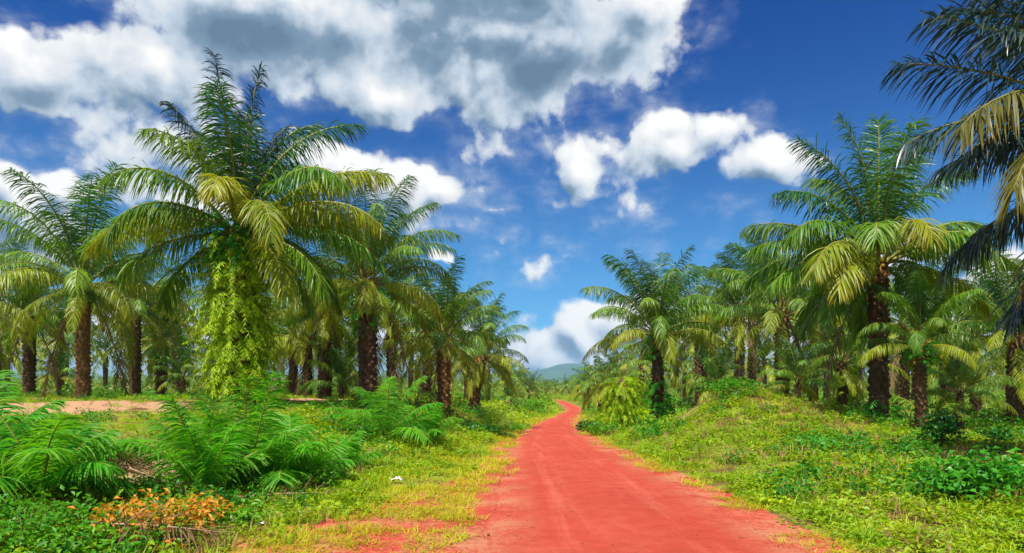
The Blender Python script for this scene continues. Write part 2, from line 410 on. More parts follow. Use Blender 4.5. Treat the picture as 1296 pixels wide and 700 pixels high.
def make_road():
    ys = np.concatenate([np.arange(-24, 40, .25), np.arange(40, 326, .8)])
    us = np.array([-1.22, -1.1, -1, -.9, -.78, -.66, -.54, -.42, -.3, -.15, 0, .15, .3, .42, .54, .66, .78, .9, 1, 1.1, 1.22])
    U, Y = np.meshgrid(us, ys)
    wob = np.where(U < 0, (fbm(Y * .7, Y * 0, 21, 3) - .5) * .5, (fbm(Y * .7, Y * 0, 33, 3) - .5) * .4)
    X = rx(Y) + U * (rw(Y) + wob)
    Z = rz(Y) + .035 * (1 - U * U) - .02 * np.exp(-((np.abs(U) - .42) / .12) ** 2) + (fbm(X * 1.5, Y * .8, 5, 3) - .5) * .03
    Z = np.where(np.abs(U) > .95, np.minimum(Z, ground(X, Y)) - .10 * (np.abs(U) - .95) / .27, Z)
    me = mk_mesh('road', np.stack([X.ravel(), Y.ravel(), Z.ravel()], 1), grid_tris(len(us), len(ys)), [make_road_mat()], attrs={'across': U.ravel()}, smooth=True)
    tag(new_obj('road', me), kind='structure')
make_road()

def make_hills():
    m = plain_mat('forested_hill', (.030, .075, .03), (.06, .12, .04), .004, .95, .5, .03)
    xs = np.linspace(-6000, 6000, 240); ts = np.linspace(-1, 1, 26)
    X, Tt = np.meshgrid(xs, ts)
    px = CX + X / 5200 * F
    hp = 20 + 15 * np.exp(-((px - 722) / 42) ** 2) + 9 * (fbm(px * .012, px * 0, 4, 3) - .5) + 4 * np.exp(-((px - 1010) / 60) ** 2)
    H = hp / F * 5200
    prof = np.cos(np.clip(Tt, -1, 1) * math.pi / 2) ** 1.3
    Z = -4 + H * prof * (1 + .35 * (fbm(X * .003, Tt * 4, 8, 4) - .5))
    Yy = 5200 + Tt * 900
    me = mk_mesh('hills', np.stack([X.ravel(), Yy.ravel(), Z.ravel()], 1), grid_tris(len(xs), len(ts)), [m], smooth=True)
    tag(new_obj('hills', me), kind='structure')
make_hills()

# ------------------------------------------------------------------ leaf geometry
UP = np.array([0, 0, 1.0])
def nrm(a): return a / np.maximum(np.linalg.norm(a, axis=-1, keepdims=True), 1e-9)

def frond_arrays(rng, L=5.5, elev=45, bend=70, nl=100, lmax=.95, wid=.05, droop=1.0, k=4, p=1.6, petiole=.16, plume=28, sway=0.0, az0=0.0, rad=.05, flat=False):
    """one pinnate leaf growing along +X from the origin; leaflets hang by gravity. Returns verts, tris, material index, tint, along"""
    K = 16
    s = np.linspace(0, 1, K)
    e = np.radians(elev - bend * s ** p); a = az0 + sway * s ** 2
    dirs = np.stack([np.cos(e) * np.cos(a), np.cos(e) * np.sin(a), np.sin(e)], 1)
    P = np.concatenate([[[0, 0, 0]], np.cumsum((dirs[:-1] + dirs[1:]) / 2 * (L / (K - 1)), 0)])
    S = np.stack([-np.sin(a), np.cos(a), 0 * a], 1); Nn = nrm(np.cross(dirs, S)); Nn[Nn[:, 2] < -.95] *= 1
    r = rad * (1 - s) ** .8 + .006
    r[0] *= 1.7
    ringa = np.array([0, 2.1, 4.2])
    V = (P[:, None, :] + r[:, None, None] * (np.cos(ringa)[None, :, None] * S[:, None, :] + np.sin(ringa)[None, :, None] * Nn[:, None, :])).reshape(-1, 3)
    T = []
    for i in range(K - 1):
        for j in range(3):
            b, c = i * 3 + j, i * 3 + (j + 1) % 3
            T += [(b, c, c + 3), (b, c + 3, b + 3)]
    T = np.array(T); mi = np.full(len(T), 1)
    n = nl * 2
    si = petiole + (1 - petiole) * (np.repeat(np.arange(nl), 2) + rng.uniform(-.3, .3, n)) / (nl - 1)
    si = np.clip(si, petiole, 1)
    sg = np.tile([1.0, -1.0], nl)
    it = lambda A: np.stack([np.interp(si, s, A[:, c]) for c in range(3)], 1)
    p0, tt, ss_, nn = it(P), nrm(it(dirs)), nrm(it(S)), nrm(it(Nn))
    q = (si - petiole) / (1 - petiole)
    fa = np.radians(np.interp(q, [0, .15, .6, 1], [82, 72, 60, 40]) + rng.normal(0, 6, n))
    ph = np.radians(rng.choice([-.6, .1, .9], n) * plume + rng.normal(0, 6, n)) if not flat else np.radians(18 + rng.normal(0, 7, n))
    d = np.cos(fa)[:, None] * tt + np.sin(fa)[:, None] * (sg[:, None] * np.cos(ph)[:, None] * ss_ + np.sin(ph)[:, None] * nn)
    ll = lmax * np.interp(q, [0, .08, .3, .6, .85, 1], [.25, .6, 1, 1.0, .80, .52]) * rng.uniform(.85, 1.08, n)
    st = np.linspace(0, 1, k)
    pts = [p0]; ds = [d]
    dr = droop * rng.uniform(.55, 1.45, n)
    for j in range(1, k):
        dj = nrm(d - UP[None, :] * (dr * (st[j] ** 1.1) * 1.25)[:, None])
        pts.append(pts[-1] + dj * (ll / (k - 1))[:, None]); ds.append(dj)
    prof = np.interp(st, [0, .35, .7, 1], [.55, 1, .75, .06])
    nmix = nrm(nn + rng.normal(0, .35, (n, 3)))
    lv = []
    for j in range(k):
        wv = nrm(np.cross(ds[j], nmix)) * (wid * .5 * prof[j])
        lv.append(pts[j] + wv); lv.append(pts[j] - wv)
    LV = np.stack(lv, 1)                          # n, 2k, 3
    base = len(V) + np.arange(n)[:, None] * (2 * k)
    lt = []
    for j in range(k - 1):
        o = 2 * j
        lt += [base + np.array([[o, o + 1, o + 3]]), base + np.array([[o, o + 3, o + 2]])]
    LT = np.concatenate(lt, 0)
    tint = np.concatenate([np.full(len(V), .5), np.repeat(rng.uniform(0, 1, n), 2 * k)])
    along = np.concatenate([np.zeros(len(V)), np.tile(np.repeat(st, 2), n) * .8 + np.repeat(q, 2 * k) * .2])
    V = np.concatenate([V, LV.reshape(-1, 3)]); T = np.concatenate([T, LT]); mi = np.concatenate([mi, np.zeros(len(LT), int)])
    return V, T, mi, tint, along

def merge(parts):
    Vs, Ts, Ms, A, B, o = [], [], [], [], [], 0
    for V, T, m, a, b in parts:
        Vs.append(V); Ts.append(T + o); Ms.append(m); A.append(a); B.append(b); o += len(V)
    return np.concatenate(Vs), np.concatenate(Ts), np.concatenate(Ms), np.concatenate(A), np.concatenate(B)

def arr_mesh(name, arr, mats):
    V, T, m, a, b = arr
    return mk_mesh(name, V, T, mats, m, {'tint': a, 'along': b})

def xform(arr, rz_=0, ry_=0, sc_=1.0, t=(0, 0, 0)):
    V = arr[0] * sc_
    c, s = math.cos(ry_), math.sin(ry_)
    V = np.stack([V[:, 0] * c + V[:, 2] * s, V[:, 1], -V[:, 0] * s + V[:, 2] * c], 1)
    c, s = math.cos(rz_), math.sin(rz_)
    V = np.stack([V[:, 0] * c - V[:, 1] * s, V[:, 0] * s + V[:, 1] * c, V[:, 2]], 1) + np.array(t)
    return (V,) + tuple(arr[1:])

CLS = [84, 72, 58, 44, 28, 10, -12, -38]
CBEND = [36, 62, 78, 88, 90, 80, 62, 42]
FR = {}
def frond_mesh(ci, var, lod):
    key = (ci, var, lod)
    if key not in FR:
        rng = np.random.default_rng(100 + ci * 17 + var * 5 + lod * 1000)
        nl, k, w = [(130, 4, .039), (96, 4, .047), (50, 3, .08)][lod]
        arr = frond_arrays(rng, 5.5, CLS[ci] + rng.uniform(-5, 5), CBEND[ci] + rng.uniform(-12, 16), nl, 1.12 + rng.uniform(-.08, .08), w, [.8, 1.1, 1.5, 1.8, 2.0, 2.0, 1.7, 1.2][ci], k, 1.5 + rng.uniform(0, .5), sway=rng.uniform(-.25, .25), rad=.06)
        mat = M['frond_young'] if ci <= 1 else M['frond_mid'] if ci <= 4 else M['frond_old']
        FR[key] = arr_mesh('frond', arr, [mat, M['rachis']])
    return FR[key]

def crown_arrays(rng, n, nl=30):
    parts = []
    for i in range(n):
        t = (i + .5) / n; ci = int(np.clip(round(t ** 1.05 * 7.2), 0, 7))
        arr = frond_arrays(rng, 5.5 * rng.uniform(.88, 1.05), CLS[ci] + rng.uniform(-6, 6), CBEND[ci] + rng.uniform(-10, 12), nl, 1.05, .13, 1.0, 3, 1.7)
        m = arr[2].copy(); m = np.where(m == 1, 3, [0, 0, 1, 1, 1, 2, 2, 2][ci])
        parts.append(xform((arr[0], arr[1], m, arr[3], arr[4]), i * 2.39996 + rng.uniform(-.2, .2), 0, 1, (0, 0, .5 - t * .7)))
    return merge(parts)
CROWNS = [arr_mesh('crown', crown_arrays(np.random.default_rng(500 + i), 26), [M['frond_young'], M['frond_mid'], M['frond_old'], M['rachis']]) for i in range(5)]

def trunk_arrays(rng, h, r, lean=(0, 0), bosses=True):
    r = r * .80; bk = min(1.0, r / .36)
    K = max(5, int(h / .3)); S = 12
    zs = np.linspace(-.35, h, K); V = []
    def axis(z): t = max(z, 0) / h; return np.array([lean[0] * t * t, lean[1] * t * t, z])
    for z in zs:
        t = max(z, 0) / h; rr = r * (1.22 - .30 * min(t * 5, 1) + .10 * t)
        a = np.arange(S) / S * 2 * math.pi
        rr = rr * (1 + rng.uniform(-.09, .09, S))
        V.append(axis(z) + np.stack([np.cos(a) * rr, np.sin(a) * rr, 0 * a], 1))
    V.append(axis(h + .25)[None, :]); V = np.concatenate(V); T = []
    for i in range(K - 1):
        for j in range(S):
            b, c = i * S + j, i * S + (j + 1) % S
            T += [(b, c, c + S), (b, c + S, b + S)]
    for j in range(S): T.append(((K - 1) * S + j, (K - 1) * S + (j + 1) % S, K * S))
    T = np.array(T); parts = [(V, T, np.zeros(len(T), int), np.full(len(V), .5), np.zeros(len(V)))]
    if bosses:
        nb = int(h * 34)
        for i in range(nb):
            z = (i + .5) / nb * h; a = i * 2.39996 + rng.uniform(-.15, .15)
            w, l, d = rng.uniform(.08, .15) * bk, rng.uniform(.16, .34) * bk, rng.uniform(.05, .14) * bk
            c = axis(z); rr = r * .95
            o = np.array([math.cos(a), math.sin(a), 0]); s = np.array([-math.sin(a), math.cos(a), 0])
            b0 = c + o * rr * .9
            v = np.array([b0 - s * w, b0 + s * w, b0 + o * d * .8 + UP * l - s * w * .5, b0 + o * d * .8 + UP * l + s * w * .5, b0 + o * (d + .05) + UP * l * .55, b0 + UP * l * .9])
            t = np.array([(0, 1, 4), (0, 4, 2), (1, 3, 4), (2, 4, 3), (2, 3, 5), (0, 2, 5), (1, 5, 3)])
            parts.append((v, t, np.full(7, 0 if z < h - .7 else 1), np.full(6, .5), np.zeros(6)))
    return merge(parts)

def fern_one(rng, L, nl=9, wid=.075, lm=.22, elev=25, bend=95):
    return frond_arrays(rng, L, elev, bend, nl, lm, wid, .5, 2, 1.1, .08, 10, rng.uniform(-.3, .3), rad=.006, flat=True)
FERNS = None
def fern_cover(rng, h, r, n, z0=.0, z1=1.0, size=.75, profile=None):
    parts = []
    for i in range(n):
        z = (z0 + (z1 - z0) * rng.uniform(0, 1)) * h; a = rng.uniform(0, 2 * math.pi)
        k = 1.0 if profile is None else float(np.interp(z / h, profile[0], profile[1]))
        if rng.uniform() > k: continue
        arr = fern_one(rng, size * rng.choice([.45, .75, 1.0, 1.3], p=[.3, .3, .25, .15]) * rng.uniform(.85, 1.15) * (.6 + .4 * k), elev=rng.uniform(-5, 60), bend=rng.uniform(70, 130))
        rr = r * .9 * (.9 + .3 * k)
        parts.append(xform(arr, a, 0, 1, (math.cos(a) * rr, math.sin(a) * rr, z)))
    V, T, m, a, b = merge(parts)
    return V, T, np.where(m == 1, 0, m), a, b

PALM_COUNT = 0
def palm(px, d, cy, label, L=5.2, n=30, seed=0, tr=.34, lean=(0, 0), group='oil palms of the plantation', ferns=None, custom=None, e0=0.0, e1=1.0, dead=2, lod=None, X=None, ferns2=None):
    global PALM_COUNT
    PALM_COUNT += 1
    rng = np.random.default_rng(seed + 7)
    x = (px - CX) / F * d if X is None else X
    zc = EYE + (HY - cy) / F * d
    zb = gz(x - lean[0] * .0, d)
    h = max(zc - zb, .5)
    t = new_obj('oil_palm', None, loc=(x, d, zb)); t.empty_display_size = .3
    tag(t, label, 'palm tree', group)
    far = d > 62
    if lod is None: lod = 0 if d < 30 else 1 if d < 45 else 2
    tm = arr_mesh('trunk', trunk_arrays(rng, h, tr, lean, bosses=not far), [M['trunk' if px in (105, 302, 562) else 'trunk_shaded'], M['petiole']])
    new_obj('trunk', tm, t)
    top = (lean[0], lean[1], h)
    if far:
        c = new_obj('crown', CROWNS[seed % 5], t, top); c.scale = (L / 5.5 * .84,) * 3; c.rotation_euler.z = seed * 1.7
        return t
    a0 = rng.uniform(0, 6.28)
    if custom is None:
        for i in range(n):
            q = (i + .5) / n; q = e0 + (e1 - e0) * q
            ci = int(np.clip(round(q ** 1.05 * 7.2 + rng.uniform(-.35, .35)), 0, 7))
            az = a0 + i * 2.39996 + rng.uniform(-.22, .22)
            o = new_obj('frond', frond_mesh(ci, int(rng.integers(4)), lod), t)
            k = L / 5.5 * rng.uniform(.84, 1.04) * (.86 if ci <= 2 else .76 if ci < 6 else .62); o.scale = (k, k, k)
            rr = tr * (.35 + .5 * q)
            o.location = (top[0] + math.cos(az) * rr, top[1] + math.sin(az) * rr, h + .45 - q * .75)
            o.rotation_euler = (rng.uniform(-.1, .1), rng.uniform(-.08, .08), az)
    else:
        for i, (az, el, bend, LL, mk, *ex) in enumerate(custom):
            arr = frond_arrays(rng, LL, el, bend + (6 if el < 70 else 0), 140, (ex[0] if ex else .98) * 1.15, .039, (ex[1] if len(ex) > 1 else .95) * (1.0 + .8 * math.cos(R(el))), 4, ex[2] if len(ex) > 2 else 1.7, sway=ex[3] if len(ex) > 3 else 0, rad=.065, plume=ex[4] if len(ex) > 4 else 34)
            o = new_obj('frond', arr_mesh('frond', arr, [M[mk], M['rachis']]), t)
            a = R(az); rr = tr * (.3 if el > 55 else .75)
            o.location = (top[0] + math.cos(a) * rr, top[1] + math.sin(a) * rr, h + (.35 if el > 55 else .05 if el > 0 else -.2))
            o.rotation_euler = (0, 0, a)
    for i in range(dead):
        key = ('dead', i % 3, lod)
        if key not in FR:
            r2 = np.random.default_rng(900 + i)
            FR[key] = arr_mesh('frond', frond_arrays(r2, 4.6, -62, 22, 50, .75, .045, 1.3, 3, 1.3, sway=.2, rad=.05), [M['frond_dry'], M['rachis_dry']])
        az = rng.uniform(0, 6.28); o = new_obj('frond', FR[key], t, (top[0] + math.cos(az) * tr, top[1] + math.sin(az) * tr, h - .35)); o.rotation_euler.z = az; o.scale = (L / 5.5,) * 3
        o['label'] = 'dry brown hanging frond'
    for fe in (ferns, ferns2):
        if not fe: continue
        mk, cnt, z0, z1, size, prof = fe
        f = new_obj('fern_cover', arr_mesh('fern_cover', fern_cover(rng, h, tr, cnt, z0, z1, size, prof), [M[mk]]), t)
        f['kind'] = 'stuff'
        if ferns2: f['label'] = 'bright yellow-green hanging ferns' if fe is ferns else 'deep green ferns just below the crown'
    return t

# ------------------------------------------------------------------ the palms
# the big one left of the road, frond by frond: azimuth (0 right, 90 away, 180 left, 270 towards us), rise, bend, length, leaf
Y_, G_, O_ = 'frond_young', 'frond_mid', 'frond_old'
BIG0 = [
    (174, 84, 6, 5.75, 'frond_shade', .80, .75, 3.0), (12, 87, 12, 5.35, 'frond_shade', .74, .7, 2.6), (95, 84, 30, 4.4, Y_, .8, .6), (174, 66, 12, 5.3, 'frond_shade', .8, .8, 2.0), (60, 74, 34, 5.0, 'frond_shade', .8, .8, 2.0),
    (40, 76, 55, 5.6, Y_, .9, .7), (8, 66, 62, 6.2, Y_, .95, .8), (140, 72, 50, 5.2, Y_, .9, .7), (70, 62, 70, 6.0, G_), (275, 80, 60, 4.9, Y_),
    (12, 46, 52, 6.7, G_, 1.0, .9), (352, 38, 50, 6.7, O_, 1.0, 1.0), (330, 44, 88, 6.4, G_), (345, 22, 62, 6.6, O_, 1.0, 1.0), (25, 26, 62, 6.6, G_), (5, 8, 62, 6.4, G_, 1.0, 1.0),
    (215, 52, 100, 5.4, G_, 1.0, 1.0), (240, 62, 78, 4.6, G_, .95, .9), (168, 24, 40, 6.0, G_, 1.0, 1.15), (190, 14, 62, 5.8, O_, 1.0, 1.1), (150, 30, 74, 6.2, G_),
    (205, -6, 55, 5.6, G_, 1.0, 1.0), (165, -18, 48, 5.4, G_), (225, 22, 92, 5.2, G_), (318, -16, 58, 5.7, O_, .85, .7), (305, 20, 96, 5.6, O_, .95, .9), (280, 48, 105, 4.2, O_, .9, .9),
    (340, -10, 58, 5.8, G_), (20, -16, 52, 5.8, G_), (60, 4, 70, 6.0, G_), (110, 12, 70, 6.0, G_), (95, 42, 80, 6.0, G_), (125, -14, 55, 5.6, G_), (355, -32, 40, 5.2, G_), (45, 34, 75, 6.2, G_)]
BIG = [(a, e, b, l * (.95 if e > 80 else .86 if e > 60 else .78 if e > 0 else .66), m, *x) for (a, e, b, l, m, *x) in BIG0]
palm(302, 22, 290, 'tallest oil palm left of the road, its trunk wrapped in bright yellow-green ferns', seed=1, custom=BIG, tr=.42, dead=0,
     ferns=('fern', 1500, .0, .92, 1.08, ([0, .12, .3, .55, .75, .86, 1], [.6, .75, .9, 1, .9, .8, .5])), ferns2=('fern_green', 260, .78, 1.05, .85, None))
palm(105, 32, 362, 'oil palm with a clean orange-brown trunk and tall drooping crown left of the ferny palm', 6.6, 30, 2, .36, e1=.92, ferns=('fern_green', 60, .86, 1.0, .6, None))
palm(37, 40, 402, 'dark-trunked oil palm second from the left edge, small green fern collar under its crown', 5.2, 28, 3, .38, e1=.92, ferns=('fern_green', 50, .82, 1.0, .6, None))
palm(172, 40, 392, 'slim oil palm between the orange-trunked palm and the thin fern-collared palm', 5.4, 28, 4, .32, e1=.92)
palm(203, 44, 432, 'thin low-crowned oil palm with green ferns round its neck, left of the ferny palm', 4.6, 26, 5, .30, e1=.92, ferns=('fern_green', 60, .7, 1.0, .55, None))
palm(372, 40, 425, 'thin dark palm trunk nearest the right side of the fern-wrapped palm', 4.6, 24, 6, .26, e1=.92)
palm(389, 36, 428, 'middle of three dark palm trunks just right of the fern-wrapped palm', 4.8, 24, 7, .28, e1=.92)
palm(411, 33, 395, 'thickest of three dark palm trunks just right of the fern-wrapped palm', 5.0, 28, 8, .36, (0, 0), e1=.92)
palm(465, 28.5, 358, 'broad oil palm with stout brown trunk and long yellowish fronds reaching towards the road', 5.4, 34, 9, .44, e1=.92, ferns=('fern_green', 70, .62, .95, .7, None))
palm(495, 40, 410, 'dark oil palm standing just behind the broad stout-trunked palm', 5.0, 26, 10, .32, e1=.92)
palm(540, 45, 415, 'shaded oil palm behind the left side of the reddish-trunked roadside palm', 5.0, 26, 11, .34, e1=.92)
palm(562, 33, 432, 'oil palm with thick reddish trunk beside the left verge of the road', 4.7, 34, 12, .38, e1=.92)
palm(600, 43, 452, 'leaning oil palm nearest the road on the left, last of its row', 4.6, 32, 13, .40, (.55, 0), dead=0)
palm(-40, 33, 385, 'oil palm cut by the left edge of the view, dark crown over shaded ground', 5.3, 28, 14, .36)
palm(432, 33, 492, 'young oil palm with short stem and upright fronds in a gap of the left row', 2.9, 22, 15, .16, e1=.62, dead=0)
palm(232, 40, 480, 'small young palm with a low dark crown left of the fern-wrapped palm', 2.7, 20, 16, .16, e1=.7, dead=0)
palm(75, 46, 478, 'young palm with low spreading crown between the two leftmost trunks', 3.0, 22, 17, .16, e1=.75, dead=0)

# right of the road
MID = None
palm(832, 39, 424, 'round-crowned oil palm right of the road with a leafy skirt round its trunk foot', 6.3, 36, 21, .36, e1=.82,
     ferns=('fern_green', 420, .0, 1.0, .8, ([0, .1, .42, .5, .62, .8, 1], [1, 1, .9, .12, .08, .55, .7])), dead=0)
palm(788, 35, 484, 'short oil palm wholly covered in pale green creepers beside the right verge', 2.1, 12, 22, .34, e0=.2, e1=.8, dead=0,
     ferns=('fern', 640, .0, 1.08, .85, None))
RB = [
    (140, 88, 28, 5.3, Y_, .85, .6), (60, 88, 10, 4.9, Y_, .8, .5, 2.2), (175, 76, 50, 5.6, Y_, .9, .75), (20, 80, 46, 5.2, Y_, .85, .7), (110, 72, 60, 5.4, G_), (275, 84, 50, 4.4, G_),
    (5, 66, 60, 5.4, Y_, .9, .8), (185, 56, 66, 5.6, Y_, .95, .95), (165, 40, 48, 5.8, G_, 1.0, 1.1), (200, 46, 92, 5.2, G_), (178, 26, 46, 5.5, G_, 1.0, 1.1), (150, 20, 60, 5.6, G_), (190, 8, 52, 5.2, G_, 1.0, 1.0),
    (215, 22, 84, 5.4, O_), (222, 4, 66, 4.6, O_), (240, 44, 104, 4.4, G_), (272, 52, 128, 4.2, O_, .9, .9), (310, 34, 84, 4.2, G_), (335, 20, 80, 5.5, G_), (350, 0, 60, 5.4, O_),
    (10, 32, 74, 5.6, G_), (30, 12, 66, 5.6, G_), (350, 46, 86, 5.2, G_), (200, -20, 52, 4.2, G_), (60, 46, 76, 5.4, G_), (95, 22, 70, 5.4, G_), (120, -4, 60, 5.2, G_), (15, -18, 54, 5.0, G_), (170, -26, 44, 4.8, G_), (75, -16, 50, 5, G_)]
RB = [(a, e, b, l * (.98 if e > 80 else .88 if e > 60 else .78 if e > 0 else .66), m, *x) for (a, e, b, l, m, *x) in RB]
palm(1112, 23, 334, 'tallest oil palm right of the road, thick dark trunk and wide crown against blue sky', seed=23, custom=RB, tr=.36, dead=1,
     ferns=('fern_green', 40, .0, .12, .7, None))
palm(1165, 21.2, 436, 'slender oil palm with short yellow-stalked crown just right of the thick dark trunk', 2.9, 22, 24, .20, e1=.78, ferns=('fern_green', 40, .75, 1.0, .45, None), dead=0)
OV = [
    (191, 34, 74, 6.4, O_, 1.1, .95), (205, 8, 76, 5.6, O_, 1.1, .95),
    (163, 64, 40, 6.6, Y_, 1.0, .6), (172, 50, 34, 6.4, Y_, 1.0, .6),
    (168, 40, 30, 6.4, Y_, 1.0, .6), (176, 30, 56, 6.2, Y_, 1.0, .7), (186, 26, 60, 5.6, Y_, .95, .75), (198, 24, 84, 6.2, O_, 1.15, .95), (178, -16, 46, 4.8, Y_, 1.0, .9), (166, -30, 40, 4.2, Y_, 1.0, .9), (194, 0, 60, 5.2, O_, 1.1, .95), (190, 50, 60, 5.8, Y_, 1.0, .65), (160, 58, 40, 6.2, Y_, 1.0, .6),
    (150, 66, 40, 6, Y_), (130, 40, 60, 6, G_), (110, 20, 70, 6, G_), (145, 6, 60, 5.6, G_), (205, -20, 50, 5, G_), (225, 52, 80, 5.6, G_), (250, 30, 90, 5.6, G_), (80, 50, 70, 6, G_), (50, 30, 70, 6, G_), (20, 50, 70, 6, G_), (0, 20, 70, 6, G_), (340, 40, 80, 6, G_), (310, 20, 80, 6, G_), (280, 60, 80, 5.6, G_), (300, -10, 60, 5, O_), (30, -10, 60, 5, O_), (90, -16, 60, 5, O_), (270, 5, 60, 5, O_), (60, 80, 30, 6, Y_), (180, 84, 30, 6, Y_)]
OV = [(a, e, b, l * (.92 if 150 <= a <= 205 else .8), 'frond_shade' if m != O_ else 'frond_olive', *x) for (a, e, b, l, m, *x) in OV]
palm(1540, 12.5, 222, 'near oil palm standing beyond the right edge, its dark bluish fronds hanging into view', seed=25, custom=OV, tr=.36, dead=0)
palm(1066, 33, 462, 'low oil palm draped in pale climbing ferns left of the thick dark trunk', 3.9, 24, 26, .30, ferns=('fern', 220, .0, 1.0, .6, ([0, .3, 1], [.3, .8, 1])))
palm(990, 33, 398, 'oil palm rising behind the grassy mound, stout brown trunk and crowded crown', 5.2, 32, 27, .38)
palm(936, 43, 402, 'oil palm behind the left shoulder of the grassy mound', 5.4, 30, 28, .36)
palm(885, 47, 408, 'oil palm right behind the round-crowned palm, crowns touching', 5.2, 30, 29, .34)
palm(952, 52, 372, 'tall oil palm topping the crowded row behind the grassy mound', 5.6, 30, 30, .34)
palm(1030, 45, 398, 'oil palm in the crowded row between the mound palm and the thick dark trunk', 5.4, 30, 31, .34)
palm(1285, 30, 425, 'dark-trunked oil palm at the right edge with fronds touching the ground shade', 5.2, 30, 32, .38)
palm(1235, 38, 430, 'oil palm second from the right edge in the shaded back row', 5.0, 28, 33, .34)
palm(1198, 46, 415, 'oil palm behind the slender yellow-stalked palm', 5.2, 28, 34, .34)
palm(1145, 44, 410, 'oil palm seen between the thick dark trunk and the slender palm', 5.2, 28, 35, .34)
palm(1345, 34, 420, 'oil palm past the right edge whose fronds close the view there', 5.2, 28, 36, .36)
palm(1085, 50, 415, 'shaded oil palm right behind the fern-draped low palm', 5.2, 28, 37, .34)
palm(812, 58, 462, 'half-hidden palm behind the creeper-covered short palm, low yellow fronds spread', 4.2, 26, 38, .3, e0=.2)
palm(1010, 30, 488, 'young palm with arching fronds on the back of the grassy mound', 2.6, 20, 39, .15, e1=.7, dead=0)
palm(1215, 26, 500, 'young palm with low fronds in the shade behind the slender palm', 2.6, 20, 40, .15, e1=.8, dead=0)
palm(905, 36, 492, 'young palm with drooping fronds left of the grassy mound', 2.9, 22, 41, .15, e1=.8, dead=0)

# rows behind, left and right, and the far end of the road
NEAR = [(37, 'the second trunk from the left edge'), (105, 'the orange-brown trunk'), (172, 'the slim palm'), (203, 'the thin fern-collared palm'), (297, 'the fern-wrapped palm'),
        (389, 'the three dark trunks'), (465, 'the broad stout-trunked palm'), (885, 'the palm beside the round crown'), (936, 'the left shoulder of the mound'), (990, 'the stout mound palm'),
        (1066, 'the creeper-draped low palm'), (1112, 'the thick dark trunk'), (1165, 'the slender yellow-stalked palm'), (1235, 'the palm second from right edge'), (1285, 'the trunk at the right edge')]
ORD = ['first', 'second', 'third', 'fourth', 'fifth', 'sixth', 'seventh', 'eighth', 'ninth', 'tenth', 'eleventh', 'twelfth', 'thirteenth', 'fourteenth', 'fifteenth']

def rows():
    rng = random.Random(4)
    k = 60
    todo = []
    for (lo, hi, ds, grp) in [(-60, 470, (44, 51, 58, 67, 80), 'oil palms of the left back rows'), (880, 1370, (55, 64, 76, 92, 112), 'oil palms of the right back rows')]:
        for d in ds:
            step = (9.2 if lo > 0 else 8.6) / d * F
            p = lo + rng.uniform(0, step)
            while p < hi:
                px = p + rng.uniform(-.2, .2) * step; dd = d + rng.uniform(-3, 3); x = (px - CX) / F * dd
                h = rng.uniform(4.2, 6.2) + (.5 if lo < 0 else 0); zc = gz(x, dd) + h
                nick = min(NEAR, key=lambda q: abs(q[0] - px))[1]
                todo.append((nick, dd, px, HY - (zc - EYE) / dd * F, rng.uniform(4.6, 5.6), k, grp))
                k += 1; p += step * rng.uniform(.85, 1.2)
    for nick in sorted({t[0] for t in todo}):
        mine = sorted([t for t in todo if t[0] == nick], key=lambda t: t[1])
        for r, (nk, dd, px, cy, L, kk, grp) in enumerate(mine):
            lab = f'only back-row oil palm behind {nick}' if len(mine) == 1 else f'{"nearest" if r == 0 else ORD[r] + " nearest"} back-row oil palm behind {nick}'
            palm(px, dd, cy, lab, L, 24, kk, .34, group=grp, dead=0, lod=2)
    lst = [(640, 92, 3.6, 4.6), (618, 80, 4.2, 4.8), (590, 74, 4.6, 4.8), (655, 120, 3.4, 4.6), (675, 150, 3.2, 4.8), (560, 68, 4.6, 4.8), (520, 70, 4.8, 5), (668, 105, 2.2, 3.6), (645, 70, 1.2, 3.0)]
    for r, (px, d, h, L) in enumerate(sorted(lst)):
        x = (px - CX) / F * d; zc = gz(x, d) + h
        palm(px, d, HY - (zc - EYE) / d * F, f'low far-off oil palm beyond the left row, {ORD[r]} counted from the left', L, 24, k, .32, group='far oil palms left of the road', dead=0, lod=2); k += 1
    lst = [(758, 76, 3.4, 4.4), (775, 66, 3.0, 4.2), (745, 100, 3.6, 4.6), (732, 235, 3.6, 5.4), (717, 240, 3.8, 5.4), (752, 200, 4.2, 5.2), (765, 130, 4.4, 5), (790, 90, 4.6, 5), (740, 160, 3.8, 5.0), (838, 72, 4.8, 5), (866, 84, 5, 5), (690, 260, 3.4, 5.4), (703, 270, 3.6, 5.4), (676, 250, 3.2, 5.2), (661, 220, 3.2, 5.2)]
    for r, (px, d, h, L) in enumerate(sorted(lst)):
        x = (px - CX) / F * d; zc = gz(x, d) + h
        palm(px, d, HY - (zc - EYE) / d * F, f'small far oil palm around the road bend, {ORD[r]} counted from the left', L, 24, k, .32, group='far oil palms round the bend of the road', dead=0, lod=2); k += 1
rows()

